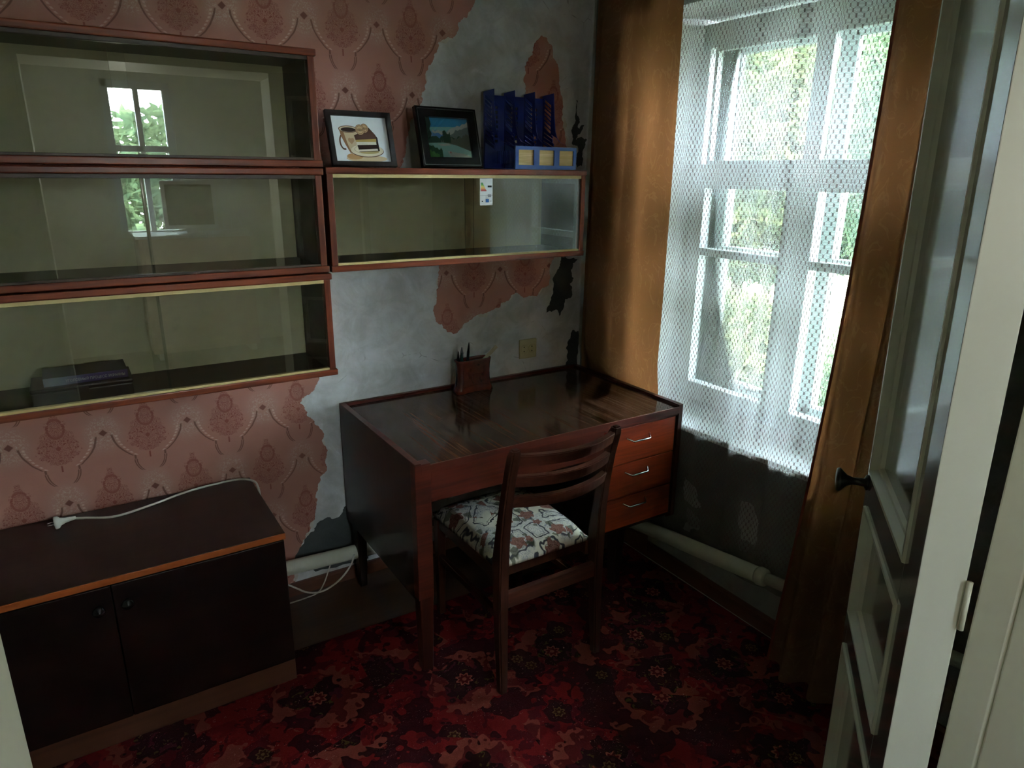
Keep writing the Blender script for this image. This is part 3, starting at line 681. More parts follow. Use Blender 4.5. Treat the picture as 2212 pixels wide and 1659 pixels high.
for v in tm.vertices: v.co = (0.052+v.co.x*sc_, -0.0578, 0.0075+v.co.y)
link('spine_lettering', tm, M_WHITEPAPER, sp_, world=False)

# ================================================================== THINGS ON THE RIGHT SHELF
ZS = 1.5975
def picture(name, label, cx, yb, w, h, lean, yaw, fw, frame_m, depth=0.014):
    p = thing(name, label, 'picture', (cx, yb, ZS+0.001)); p.rotation_euler = (math.radians(-lean), 0, math.radians(yaw))
    for n_, poly in (('l', [(-w/2, 0), (-w/2+fw, fw), (-w/2+fw, h-fw), (-w/2, h)]), ('r', [(w/2, 0), (w/2, h), (w/2-fw, h-fw), (w/2-fw, fw)]), ('t', [(-w/2, h), (-w/2+fw, h-fw), (w/2-fw, h-fw), (w/2, h)]), ('b', [(-w/2, 0), (w/2, 0), (w/2-fw, fw), (-w/2+fw, fw)])):
        prism('frame_side', poly, -depth, 0.0, lambda u, v, t: (u, t, v), frame_m, p, False)
    box('backing', (-w/2+fw*0.5, w/2-fw*0.5, -0.004, -0.001, fw*0.5, h-fw*0.5), M_DARKFRAME, p, 0, False)
    return p
class Art:
    """flat print: coloured polygons stacked a hair apart"""
    def __init__(s, y, gain=1.0): s.gain = gain; s.bm = bmesh.new(); s.mats = []; s.y = y; s.k = 0; s.cache = {}
    def mi(s, col):
        if col not in s.cache: s.cache[col] = len(s.mats); s.mats.append(plain('print_ink', c(*[min(255, q_*s.gain) for q_ in col]), 0.5, 0.3, 0, 0.06))
        return s.cache[col]
    def poly(s, pts, col):
        s.k += 1; y = s.y-s.k*0.00006
        f = s.bm.faces.new([s.bm.verts.new((u, y, v)) for u, v in pts]); f.material_index = s.mi(col)
    def ell(s, cx, cz, rx, rz, col, a0=0.0, a1=2*PI, n=28, rot=0.0):
        P = []
        for i in range(n if a1-a0 > 6.2 else n+1):
            a = a0+(a1-a0)*i/n; x, z = rx*math.cos(a), rz*math.sin(a); P.append((cx+x*math.cos(rot)-z*math.sin(rot), cz+x*math.sin(rot)+z*math.cos(rot)))
        s.poly(P, col)
    def ring(s, cx, cz, rx, rz, w, col, a0=0.0, a1=2*PI, n=28):
        s.k += 1; y = s.y-s.k*0.00006; V = []
        for i in range(n+1):
            a = a0+(a1-a0)*i/n; V.append((s.bm.verts.new((cx+rx*math.cos(a), y, cz+rz*math.sin(a))), s.bm.verts.new((cx+(rx-w)*math.cos(a), y, cz+(rz-w)*math.sin(a)))))
        for p, q_ in zip(V, V[1:]): s.bm.faces.new((p[0], q_[0], q_[1], p[1])).material_index = s.mi(col)
    def done(s, name, parent):
        me = bpy.data.meshes.new(name); s.bm.to_mesh(me); s.bm.free(); return link(name, me, s.mats, parent, world=False)
# coffee and cake picture
p1 = picture('framed_picture', 'dark framed print of a coffee cup and chocolate cake slice on white', -1.068, -0.150, 0.226, 0.178, 15, 3, 0.016, M_DARKFRAME)
a = Art(-0.0045)
S_ = lambda px, py: ((px-375)/375.0*0.097*1.36*0.98-0.004, (660-py)/375.0*0.146*0.985+0.0165)     # print layout -> local metres
a.poly([(-0.1, 0.0155), (0.1, 0.0155), (0.1, 0.163), (-0.1, 0.163)], (226, 230, 234))
def E_(px, py, rx, ry, col, **k): u, v = S_(px, py); a.ell(u, v, rx*0.000352, ry*0.000383, col, **k)
def R_(px, py, rx, ry, w, col, **k): u, v = S_(px, py); a.ring(u, v, rx*0.000352, ry*0.000383, w*0.00036, col, **k)
def PL(pts, col): a.poly([S_(*p) for p in pts], col)
E_(420, 632, 205, 30, (214, 188, 150)); E_(300, 615, 80, 26, (196, 150, 100))
R_(210, 495, 45, 68, 14, (96, 62, 44), a0=PI*0.45, a1=PI*1.6)
PL([(176, 385), (356, 385), (345, 480), (318, 560), (290, 600), (258, 585), (222, 520), (190, 450)], (206, 184, 150))
PL([(176, 385), (215, 400), (240, 500), (270, 590), (258, 585), (222, 520), (190, 450)], (150, 108, 76))
E_(268, 388, 94, 30, (112, 72, 50)); E_(268, 388, 86, 24, (222, 206, 178)); E_(270, 392, 74, 19, (52, 30, 22))
E_(270, 478, 16, 18, (178, 142, 108)); E_(298, 478, 16, 18, (178, 142, 108)); PL([(255, 486), (313, 486), (284, 515)], (178, 142, 108))
E_(432, 566, 168, 56, (104, 74, 54)); E_(432, 563, 164, 52, (226, 214, 190)); E_(432, 556, 130, 38, (200, 184, 154)); E_(432, 555, 122, 33, (228, 218, 196))
E_(450, 572, 100, 20, (190, 166, 112))
PL([(318, 440), (480, 368), (556, 452), (560, 566), (350, 578), (334, 500)], (54, 32, 26))
PL([(318, 440), (480, 368), (540, 430), (540, 462), (330, 476)], (78, 46, 34))
PL([(328, 476), (540, 462), (538, 490), (332, 494)], (196, 164, 92)); PL([(332, 494), (536, 488), (536, 512), (336, 520)], (232, 222, 206))
PL([(344, 558), (540, 546), (545, 562), (350, 574)], (226, 214, 198))
PL([(540, 462), (556, 452), (560, 566), (545, 566)], (40, 24, 20))
for cx, cy, r in ((434, 376, 40), (386, 390, 46)):
    E_(cx, cy, r, r*0.98, (120, 84, 60)); E_(cx, cy, r*0.9, r*0.88, (206, 172, 132)); R_(cx, cy, r*0.78, r*0.76, 4, (130, 92, 66)); E_(cx, cy, r*0.66, r*0.3, (186, 150, 112))
art1 = a.done('print', p1)
for cx, cy, sz in ((362, 400, 0.0105), (413, 386, 0.0092)):
    u0, v0 = S_(cx, cy); tm, tw = text_mesh('OREO', sz, lambda u, v, w: (u, v, w)); k_ = (0.0185 if sz > 0.01 else 0.0165)/tw
    for v in tm.vertices: v.co = (u0-0.0008+v.co.x*k_, -0.0045-40*0.00006-0.0006, v0-0.0005+v.co.y*0.72)
    link('print_lettering', tm, M_DARKFRAME, art1, world=False)
# mountain lake picture
p2 = picture('framed_picture', 'black framed mountain lake photograph with silver line beside the blue rack', -0.745, -0.150, 0.246, 0.206, 15, 4, 0.034, M_BLACKFRAME, 0.018)
boxes('silver_line', ((-0.117, -0.114, -0.0188, -0.017, 0.006, 0.200), (0.114, 0.117, -0.0188, -0.017, 0.006, 0.200), (-0.117, 0.117, -0.0188, -0.017, 0.197, 0.200), (-0.117, 0.117, -0.0188, -0.017, 0.006, 0.009)), M_SILVER, p2, 0, False)
a = Art(-0.0045, 1.7)  # ink colours raised to include the net's reflection on the glazing
rnd = random.Random(3)
def ridge(u0, u1, v0, v1, base, n, amp, col):
    P = [(u0+(u1-u0)*i/n, v0+(v1-v0)*i/n+rnd.uniform(-amp, amp)) for i in range(n+1)]; a.poly(P+[(u1, base), (u0, base)], col)
W2 = 0.090
a.poly([(-W2, 0.033), (W2, 0.033), (W2, 0.174), (-W2, 0.174)], (46, 110, 190))
a.poly([(-W2, 0.120), (W2, 0.128), (W2, 0.146), (-W2, 0.140)], (110, 160, 214))
ridge(-W2, 0.03, 0.128, 0.126, 0.09, 9, 0.010, (92, 118, 160)); ridge(-0.06, 0.01, 0.125, 0.130, 0.10, 6, 0.009, (226, 222, 224)); ridge(-0.06, 0.02, 0.118, 0.118, 0.09, 9, 0.006, (70, 104, 150))
ridge(0.0, W2, 0.128, 0.160, 0.08, 8, 0.006, (186, 196, 206)); ridge(0.0, W2, 0.116, 0.148, 0.08, 10, 0.006, (96, 104, 108))
ridge(-W2, W2, 0.104, 0.108, 0.06, 26, 0.006, (36, 62, 52)); ridge(-0.03, W2, 0.094, 0.118, 0.06, 24, 0.006, (84, 88, 82))
a.poly([(-W2, 0.085), (-0.02, 0.088), (0.03, 0.080), (W2, 0.060), (W2, 0.033), (-W2, 0.033)], (116, 162, 200))
a.poly([(-0.05, 0.083), (0.0, 0.086), (0.01, 0.079), (-0.03, 0.076)], (196, 212, 228)); a.poly([(-0.01, 0.060), (0.06, 0.050), (W2, 0.040), (W2, 0.033), (0.0, 0.040)], (150, 190, 214))
ridge(-W2, -0.030, 0.080, 0.062, 0.033, 12, 0.006, (30, 66, 44)); ridge(-W2, -0.045, 0.068, 0.046, 0.033, 10, 0.005, (62, 104, 58))
a.poly([(-W2, 0.174), (-0.066, 0.174), (-0.062, 0.150), (-0.070, 0.134), (-0.064, 0.118), (-0.072, 0.100), (-W2, 0.095)], (22, 44, 34))
ridge(-0.02, 0.01, 0.128, 0.124, 0.088, 5, 0.008, (28, 56, 44))
a.poly([(0.0, 0.052), (0.003, 0.060), (0.006, 0.052)], (150, 60, 60))
a.done('photo_print', p2)
box('glazing', (-0.09, 0.09, -0.0135, -0.0125, 0.033, 0.174), M_GLASS, p2, 0, False)

# blue magazine rack: four slotted dividers, slotted backs, front tray with three card windows
rk = thing('magazine_rack', 'navy blue plastic magazine rack with three empty bays and pale card labels', 'file rack', (-0.412, -0.16, ZS+0.001))
def yz(y, z): return (y, z)
prof = [(-0.045, 0.0), (-0.045, 0.272), (-0.118, 0.276), (-0.124, 0.20), (-0.134, 0.14), (-0.146, 0.115), (-0.168, 0.098), (-0.21, 0.085), (-0.262, 0.076), (-0.262, 0.0)]
slots = []
for i in range(11):
    z = 0.242-i*0.0155; d = 0.013
    y1 = -0.058; y0 = -0.105-(0.012 if i > 6 else 0.0)-(0.008 if i > 8 else 0)
    w = 0.0056
    slots.append([(y1, z-w+d), (y1, z+w+d), (y0, z+w-d), (y0, z-w-d)])
for i in range(7):
    y = -0.150-i*0.013; slots.append([(y-0.0014, 0.018), (y+0.0014, 0.018), (y+0.0014, 0.062), (y-0.0014, 0.062)])
rx = (-0.552, -0.463, -0.374, -0.286)
for xk in rx:
    link('divider', plate_mesh(prof, slots, 0.003, lambda u, v, w, xk=xk: (xk+w, u, ZS+0.002+v)), M_BLUE, rk)
for xa, xb in zip(rx, rx[1:]):
    bh = [[(xa+0.030+j*0.017, 0.215-i*0.017), (xa+0.042+j*0.017, 0.215-i*0.017), (xa+0.042+j*0.017, 0.225-i*0.017), (xa+0.030+j*0.017, 0.225-i*0.017)] for i in range(8) for j in range(2)]
    link('back_wall', plate_mesh([(xa+0.0015, 0.0), (xb-0.0015, 0.0), (xb-0.0015, 0.262), (xa+0.0015, 0.262)], bh, 0.003, lambda u, v, w: (u, -0.047+w, ZS+0.002+v)), M_BLUE, rk)
box('base', (rx[0], rx[-1], -0.262, -0.045, ZS+0.001, ZS+0.004), M_BLUE, rk, 0)
wins = [[(xa+0.012, 0.014), (xb-0.012, 0.014), (xb-0.012, 0.066), (xa+0.012, 0.066)] for xa, xb in zip(rx, rx[1:])]
link('front_tray', plate_mesh([(rx[0]-0.002, 0.0), (rx[-1]+0.002, 0.0), (rx[-1]+0.002, 0.078), (rx[0]-0.002, 0.078)], wins, 0.006, lambda u, v, w: (u, -0.267+w, ZS+0.001+v)), M_BLUE2, rk)
for xa, xb in zip(rx, rx[1:]): box('card_label', (xa+0.010, xb-0.010, -0.2655, -0.2645, ZS+0.014, ZS+0.068), M_LABELWOOD, rk, 0)

# ================================================================== DESK
DX0, DX1, DY0, DY1 = -1.162, -0.045, -0.680, -0.008
dk = thing('desk', 'dark red-brown pedestal desk with striped top and three drawers in the corner', 'desk', (-0.6, -0.35, 0.0))
sidep = [(DY0, 0.283), (DY0, 0.75), (DY1, 0.75), (DY1, 0.283), (DY1-0.02, 0.270), (DY0+0.02, 0.270)]
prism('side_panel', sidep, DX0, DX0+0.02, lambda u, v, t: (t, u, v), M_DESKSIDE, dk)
prism('side_panel', sidep, DX1-0.02, DX1, lambda u, v, t: (t, u, v), M_DESK, dk)
box('side_edge', (DX0-0.0005, DX0+0.0205, DY0-0.001, DY1, 0.7485, 0.7515), M_DESKX, dk, 0.001)
box('desk_top', (DX0+0.02, DX1-0.02, DY0+0.004, DY1-0.018, 0.715, 0.741), M_DESKTOP, dk, 0.001)
box('top_edge', (DX0+0.02, DX1-0.02, DY0-0.002, DY0+0.004, 0.716, 0.742), M_DESKX, dk, 0.001)
box('back_rim', (DX0+0.02, DX1-0.02, DY1-0.018, DY1, 0.45, 0.752), M_DESKX, dk, 0.002)
UX = -0.425
box('apron', (DX0+0.055, UX, DY0+0.006, DY0+0.022, 0.612, 0.715), M_DESKX, dk, 0.002)
# left front post, continuous to the floor, tapering below the panel
def leg(name, x0, x1, y0, y1, z0, z1, tx, ty, mat, parent):
    bm = bmesh.new(); cx, cy = (x0+x1)/2, (y0+y1)/2
    vb = [bm.verts.new((cx+(p-cx)*tx, cy+(q_-cy)*ty, z0)) for p, q_ in ((x0, y0), (x1, y0), (x1, y1), (x0, y1))]
    vt = [bm.verts.new((p, q_, z1)) for p, q_ in ((x0, y0), (x1, y0), (x1, y1), (x0, y1))]
    bm.faces.new(vb[::-1]); bm.faces.new(vt)
    for i in range(4): bm.faces.new((vb[i], vb[(i+1) % 4], vt[(i+1) % 4], vt[i]))
    bmesh.ops.bevel(bm, geom=list(bm.edges), offset=0.002, segments=1, affect='EDGES')
    return fin(name, bm, mat, parent)
box('post', (DX0-0.0006, DX0+0.052, DY0-0.0012, DY0+0.035, 0.283, 0.7475), M_DESKX, dk, 0.002)
leg('leg', DX0+0.004, DX0+0.052, DY0, DY0+0.045, 0.006, 0.285, 0.75, 0.75, M_DESK, dk)
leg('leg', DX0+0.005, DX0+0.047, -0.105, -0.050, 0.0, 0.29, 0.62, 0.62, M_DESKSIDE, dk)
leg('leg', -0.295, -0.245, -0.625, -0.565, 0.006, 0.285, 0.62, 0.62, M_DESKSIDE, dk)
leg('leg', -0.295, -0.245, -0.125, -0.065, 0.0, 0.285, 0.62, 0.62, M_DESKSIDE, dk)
box('base_rail', (-0.31, -0.23, -0.64, -0.05, 0.262, 0.292), M_DESKSIDE, dk, 0.003)
# drawer pedestal
boxes('pedestal', ((UX, UX+0.016, DY0+0.012, DY1-0.02, 0.292, 0.714), (UX, DX1-0.02, DY0+0.012, DY1-0.02, 0.284, 0.300), (UX, DX1-0.02, DY1-0.03, DY1-0.02, 0.30, 0.714)), M_DESKSIDE, dk, 0.001)
for z0, z1, hz in ((0.568, 0.706, 0.657), (0.432, 0.563, 0.523), (0.302, 0.427, 0.395)):
    dw = box('drawer', (UX+0.004, -0.078, DY0+0.002, DY0+0.018, z0, z1), M_DRAWER, dk, 0.0015)
    xa, xb, yy = -0.322, -0.210, DY0+0.002
    hd = tube('handle', [(xa, yy, hz+0.007), (xa+0.002, yy-0.003, hz+0.0065), (xa+0.017, yy-0.024, hz), (xa+0.021, yy-0.025, hz), (xb-0.021, yy-0.025, hz), (xb-0.017, yy-0.024, hz), (xb-0.002, yy-0.003, hz+0.0065), (xb, yy, hz+0.007)], 0.0036, M_CHROME, dw, 8)
    hd['label'] = 'chrome bent-wire handle'
box('drawer_rail', (UX, DX1-0.02, DY0+0.004, DY0+0.02, 0.7065, 0.715), M_DESKX, dk, 0.001)
box('drawer_stop', (-0.079, DX1-0.02, DY0+0.010, DY0+0.03, 0.292, 0.706), M_DESKSIDE, dk, 0.001)

# ================================================================== CHAIR
ch = thing('chair', 'dark wooden ladder-back chair with rose tapestry seat pushed under the desk', 'chair', (-0.79, -0.66, 0.006))
def sweep_rect(name, pts, hw, hd, mat, parent):
    """upright of rectangular section following pts in the yz plane at x; hw half width (x), hd half depth list"""
    bm = bmesh.new(); rings = []
    for (x, y, z), w, d in zip(pts, hw, hd): rings.append([bm.verts.new((x+sx*w, y+sy*d, z)) for sx, sy in ((-1, -1), (1, -1), (1, 1), (-1, 1))])
    for a, b in zip(rings, rings[1:]):
        for i in range(4): bm.faces.new((a[i], a[(i+1) % 4], b[(i+1) % 4], b[i]))
    bm.faces.new(rings[0][::-1]); bm.faces.new(rings[-1])
    bmesh.ops.recalc_face_normals(bm, faces=bm.faces)
    bmesh.ops.bevel(bm, geom=[e for e in bm.edges if len(e.link_faces) == 2 and e.calc_face_angle() > 0.6], offset=0.005, segments=2, affect='EDGES')
    return fin(name, bm, mat, parent, False)
def post_y(z):
    pts = [(0.0, -0.893), (0.25, -0.872), (0.42, -0.862), (0.50, -0.862), (0.62, -0.876), (0.75, -0.898), (0.86, -0.925)]
    for (z0, y0), (z1, y1) in zip(pts, pts[1:]):
        if z <= z1: return y0+(y1-y0)*(z-z0)/(z1-z0)
    return pts[-1][1]
zs = [0.006, 0.12, 0.25, 0.36, 0.42, 0.47, 0.55, 0.65, 0.75, 0.82, 0.845]
for xf, xt in ((-0.982, -0.962), (-0.606, -0.592)):
    pts = [(xf+(xt-xf)*z/0.845, post_y(z), z) for z in zs]
    sweep_rect('back_post', pts, [0.0135, 0.015, 0.0165, 0.017, 0.017, 0.017, 0.0165, 0.016, 0.0155, 0.0165, 0.013], [0.014, 0.017, 0.020, 0.023, 0.026, 0.026, 0.021, 0.018, 0.017, 0.017, 0.012], M_CHAIR, ch)
def slat(z0, z1, bow):
    bm = bmesh.new(); n = 14; zc = (z0+z1)/2; rings = []
    for i in range(n+1):
        t = i/n; x = -0.955+(0.352)*t; yc = post_y(zc)-bow*4*t*(1-t)-0.002; th = 0.0125; tilt = 0.14*(z1-z0)
        rings.append([bm.verts.new(p) for p in ((x, yc-th+tilt, z0), (x, yc+th+tilt, z0), (x, yc+th-tilt, z1), (x, yc-th-tilt, z1))])
    for a_, b_ in zip(rings, rings[1:]):
        for i in range(4): bm.faces.new((a_[i], a_[(i+1) % 4], b_[(i+1) % 4], b_[i]))
    bm.faces.new(rings[0][::-1]); bm.faces.new(rings[-1]); bmesh.ops.recalc_face_normals(bm, faces=bm.faces)
    bmesh.ops.bevel(bm, geom=[e for e in bm.edges if len(e.link_faces) == 2 and e.calc_face_angle() > 0.6], offset=0.003, segments=2, affect='EDGES')
    fin('slat', bm, M_CHAIRX, ch)
for z0, z1 in ((0.790, 0.828), (0.718, 0.756), (0.648, 0.686)): slat(z0, z1, 0.048)
# seat: padded tapestry cushion on a frame
bm = bmesh.new(); nx, ny = 16, 18; grid = []
for j in range(ny+1):
    row = []
    for i in range(nx+1):
        s, t = i/nx*2-1, j/ny*2-1
        se = math.copysign(min(1, abs(s))**0.9, s); hw = 0.176+0.016*(t+1)/2
        x = -0.785+se*hw; y = -0.620+t*0.214
        e = (1-abs(s)**6)*(1-abs(t)**6); z = 0.424+0.038*max(0, e)**0.45
        row.append(bm.verts.new((x, y, z)))
    grid.append(row)
for j in range(ny):
    for i in range(nx): bm.faces.new((grid[j][i], grid[j][i+1], grid[j+1][i+1], grid[j+1][i]))
rim = [grid[0][i] for i in range(nx+1)]+[grid[j][nx] for j in range(1, ny+1)]+[grid[ny][i] for i in range(nx-1, -1, -1)]+[grid[j][0] for j in range(ny-1, 0, -1)]
low = [bm.verts.new((v.co.x, v.co.y, 0.412)) for v in rim]
for i in range(len(rim)): bm.faces.new((rim[i], low[i], low[(i+1) % len(rim)], rim[(i+1) % len(rim)]))
bm.faces.new(low)
fin('seat', bm, M_SEAT, ch, True)['label'] = 'padded seat in cream rose tapestry'
box('seat_rail', (-0.950, -0.620, -0.812, -0.792, 0.365, 0.412), M_CHAIR, ch, 0.002)
box('seat_rail', (-0.965, -0.945, -0.84, -0.40, 0.365, 0.413), M_CHAIR, ch, 0.002); box('seat_rail', (-0.625, -0.605, -0.84, -0.40, 0.365, 0.413), M_CHAIR, ch, 0.002)
box('seat_rail', (-0.965, -0.605, -0.42, -0.40, 0.365, 0.413), M_CHAIR, ch, 0.002)
box('stretcher', (-0.968, -0.612, -0.882, -0.860, 0.300, 0.350), M_CHAIRX, ch, 0.003)
for xa in (-0.972, -0.628): leg('front_leg', xa, xa+0.034, -0.432, -0.398, 0.006, 0.40, 0.7, 0.7, M_CHAIR, ch)
box('stretcher', (-0.968, -0.950, -0.865, -0.415, 0.235, 0.260), M_CHAIR, ch, 0.002); box('stretcher', (-0.622, -0.604, -0.865, -0.415, 0.235, 0.260), M_CHAIR, ch, 0.002)

# ================================================================== THINGS ON THE DESK
ph = thing('pencil_holder', 'glazed brown clay pencil holder with stitched relief on the desk', 'pencil holder', (-0.635, -0.095, 0.741))
ph.rotation_euler = (0, 0, math.radians(2))
def hx(z): return 0.072+0.010*(abs(z-0.075)/0.075)**2+(0.004 if z < 0.02 else 0)
def hy(z): return 0.026+0.006*(abs(z-0.075)/0.075)**2
bm = bmesh.new()
def hring(z, ins): 
    n = 28; out = []
    for k in range(n):
        a_ = 2*PI*k/n; ca, sa = math.cos(a_), math.sin(a_); e = 0.45
        out.append(bm.verts.new((math.copysign(abs(ca)**e, ca)*(hx(z)-ins), math.copysign(abs(sa)**e, sa)*(hy(z)-ins), z)))
    return out
zsr = [0.0, 0.012, 0.03, 0.055, 0.08, 0.105, 0.125, 0.134]
outer = [hring(z, 0) for z in zsr]; inner = [hring(z, 0.006) for z in zsr[::-1][:-2]]
# arch between the feet: lift the low middle ring
for ring in outer[:2]:
    for v in ring:
        if abs(v.co.x) < 0.05: v.co.z += 0.016*(1-(v.co.x/0.05)**2)
allr = outer+inner
for a_, b_ in zip(allr, allr[1:]):
    for k in range(28): bm.faces.new((a_[k], a_[(k+1) % 28], b_[(k+1) % 28], b_[k]))
bm.faces.new(inner[-1]); bm.faces.new(outer[0][::-1])
pot = fin('pot', bm, M_CLAY, ph, True, False)
bm = bmesh.new()
def bead(x, z, r=0.0022):
    b_ = bmesh.ops.create_icosphere(bm, subdivisions=1, radius=r); bmesh.ops.translate(bm, vec=(x, -hy(z)-0.0005, z), verts=b_['verts'])
for i in range(17): bead(-0.056+i*0.007, 0.026+0.006*math.cos((i-8)/8*1.5), 0.0024)
for i in range(12): bead(-0.058, 0.030+i*0.0065)
fin('stitched_border', bm, M_CLAY, pot, True, False)
bm = bmesh.new()
for pts in ([(-0.03, 0.06), (-0.02, 0.075), (0.0, 0.08), (0.022, 0.078), (0.03, 0.066)], [(-0.03, 0.06), (-0.034, 0.085), (-0.024, 0.098)], [(-0.018, 0.072), (-0.02, 0.05), (-0.014, 0.04)], [(0.02, 0.074), (0.018, 0.052), (0.024, 0.04)], [(0.03, 0.066), (0.040, 0.085), (0.034, 0.102)], [(-0.006, 0.11), (0.0, 0.116), (0.012, 0.112)]):
    b_tube(bm, [(u, -hy(w)-0.0005, w) for u, w in pts], 0.0035, 6)
fin('relief', bm, M_CLAY, pot, True, False)
def pen(name, label, cat, p0, p1, r, m1, m2=None, grp=None):
    p0, p1 = Vector(p0), Vector(p1); t = thing(name, label, cat, p0, grp); d = (p1-p0)
    r *= 1.3; tube('barrel', [p0, p0+d*0.80], r, m1, t, 10)
    tube('tip', [p0+d*0.80, p0+d*0.90, p1], [r*0.9, r*0.7, r*0.25], m2 or m1, t, 10)
    return t
G_ = 'pens standing in the pencil holder'
pen('pen', 'black pen, the tallest in the clay holder', 'pen', (-0.668, -0.095, 0.760), (-0.651, -0.095, 0.942), 0.0045, M_PEN_D, M_BLACK, G_)
pen('pen', 'short dark pen at the left end of the clay holder', 'pen', (-0.706, -0.095, 0.760), (-0.698, -0.093, 0.910), 0.0048, M_PEN_D, M_BLACK, G_)
pp = pen('pen', 'dark pen with a silver clip in the middle of the pen bunch', 'pen', (-0.688, -0.088, 0.760), (-0.679, -0.088, 0.925), 0.0055, M_PEN_D, M_PEN_S, G_)
tube('clip', [(-0.6795, -0.0955, 0.872), (-0.678, -0.0955, 0.905)], 0.0016, M_PEN_S, pp, 6)
pen('pen', 'green pen beside the silver-clipped pen in the clay holder', 'pen', (-0.692, -0.103, 0.760), (-0.688, -0.103, 0.905), 0.0055, M_PEN_G, M_PEN_G, G_)
ru = prism('ruler', [(-0.008, 0), (0.008, 0), (0.008, 0.19), (-0.008, 0.19)], -0.001, 0.001, lambda u, v, t: (-0.668+v*0.735-u*0.678, -0.082+t-v*0.12, 0.785+v*0.678+u*0.735), M_RULER)
tag(ru, 'pale wooden ruler leaning out of the clay pencil holder', 'ruler')

# wall socket
so = thing('wall_socket', 'yellowed double wall socket on the plaster above the desk', 'socket', (-0.311, -0.002, 0.855))
box('plate', (-0.355, -0.267, -0.012, -0.002, 0.812, 0.898), M_BEIGE, so, 0.005)
def fy(x, y, z): return Matrix.Translation((x, y, z)) @ Matrix.Rotation(PI/2, 4, 'X')
for xk in (-0.331, -0.291):
    face = lathe('outlet', [(0.0, 0.0), (0.0185, 0.0), (0.0185, 0.0015), (0.0165, 0.002), (0.0, 0.002)], M_BEIGE, so, 24, fy(xk, -0.0118, 0.855))
    for dz in (-0.0095, 0.0095): lathe('pin_hole', [(0.0, 0.0), (0.0026, 0.0), (0.0026, 0.0006), (0.0, 0.0006)], M_HOLE, face, 10, fy(xk-0.003, -0.0138, 0.855+dz))

# ================================================================== CABINET
CX0, CX1, CY0, CY1 = -2.44, -1.511, -0.494, -0.030
cb = thing('cabinet', 'low near-black two-door cabinet with orange top edge along the wallpapered wall', 'cabinet', (-1.975, -0.26, 0.006))
box('top_board', (CX0, CX1, CY0+0.002, CY1, 0.519, 0.539), M_CABTOP, cb, 0.002)
box('edge_strip', (CX0, CX1, CY0-0.002, CY0+0.002, 0.5195, 0.5385), M_CABEDGE, cb, 0.001)['label'] = 'orange wooden edge strip'
box('side_panel', (CX0+0.004, CX0+0.022, CY0+0.018, CY1, 0.006, 0.519), M_CAB, cb, 0.001); box('side_panel', (CX1-0.022, CX1-0.004, CY0+0.018, CY1, 0.006, 0.519), M_CAB, cb, 0.001)
boxes('carcass', ((CX0+0.022, CX1-0.022, CY0+0.03, CY1, 0.08, 0.096), (CX0+0.022, CX1-0.022, CY1-0.006, CY1, 0.096, 0.519)), M_CAB, cb, 0)
box('plinth', (CX0+0.006, CX1-0.004, CY0+0.010, CY0+0.028, 0.006, 0.084), M_PLINTH, cb, 0.001)
XM = -1.976
for x0, x1, kx in ((CX0+0.005, XM-0.0015, -2.012), (XM+0.0015, CX1-0.005, -1.944)):
    dr_ = box('door', (x0, x1, CY0+0.001, CY0+0.018, 0.087, 0.514), M_CAB, cb, 0.0015)
    lathe('knob', [(0.0, 0.0), (0.007, 0.0), (0.006, 0.010), (0.014, 0.016), (0.016, 0.022), (0.013, 0.028), (0.0, 0.030)], M_BLACK, dr_, 20, fy(kx, CY0+0.001, 0.458))
# cord lying on the cabinet
cd = thing('power_cord', 'white power cord with round plug lying across the cabinet top', 'cord', (-2.088, -0.113, 0.54))
tube('cable', spline([(-2.043, -0.113, 0.562), (-2.015, -0.114, 0.556), (-1.935, -0.122, 0.5435), (-1.827, -0.093, 0.5435), (-1.725, -0.052, 0.5435), (-1.618, -0.035, 0.5435), (-1.545, -0.040, 0.5435), (-1.510, -0.080, 0.5445), (-1.5030, -0.115, 0.536), (-1.501, -0.128, 0.48), (-1.500, -0.11, 0.30), (-1.495, -0.09, 0.12)], 8), 0.0038, M_WHITECORD, cd, 8)
PLG = Matrix.Translation((-2.095, -0.113, 0.560)) @ Matrix.Rotation(math.radians(-86), 4, 'Y').inverted()
plg = lathe('plug', [(0.0, 0.0), (0.019, 0.0), (0.020, 0.004), (0.019, 0.010), (0.012, 0.016), (0.008, 0.028), (0.006, 0.046), (0.0045, 0.056), (0.0, 0.056)], M_WHITECORD, cd, 20, PLG)
for dy in (-0.009, 0.009): tube('prong', [PLG @ Vector((0, dy, -0.018)), PLG @ Vector((0, dy, 0.002))], 0.0022, M_CHROME, plg, 8)
# loose cable by the pipe
lc = tube('loose_cable', spline([(-1.176, -0.115, 0.165), (-1.195, -0.118, 0.125), (-1.232, -0.118, 0.085), (-1.28, -0.115, 0.056), (-1.326, -0.112, 0.048), (-1.369, -0.108, 0.062), (-1.402, -0.105, 0.088), (-1.44, -0.10, 0.115), (-1.49, -0.09, 0.12)], 8), 0.0035, M_WHITECORD, seg=8)
tag(lc, 'white cable looping from the heating pipe to behind the cabinet', 'cable')
lc2 = tube('loose_cable', spline([(-1.235, -0.024, 0.120), (-1.256, -0.035, 0.085), (-1.28, -0.045, 0.040), (-1.31, -0.052, 0.008), (-1.36, -0.058, 0.004), (-1.418, -0.060, 0.004), (-1.48, -0.062, 0.004)], 8), 0.0025, M_WHITECORD, seg=8)
tag(lc2, 'thin white cable lying on the bare floor between desk and cabinet', 'cable')
worn_edge = tube('loose_cable', spline([(-0.024, -0.30, 0.0035), (-0.022, -0.7, 0.0035), (-0.024, -1.1, 0.0035), (-0.023, -1.6, 0.0035)], 6), 0.0022, M_WHITECORD, seg=8)  # thin tube stands in for the worn pale lower edge of the baseboard
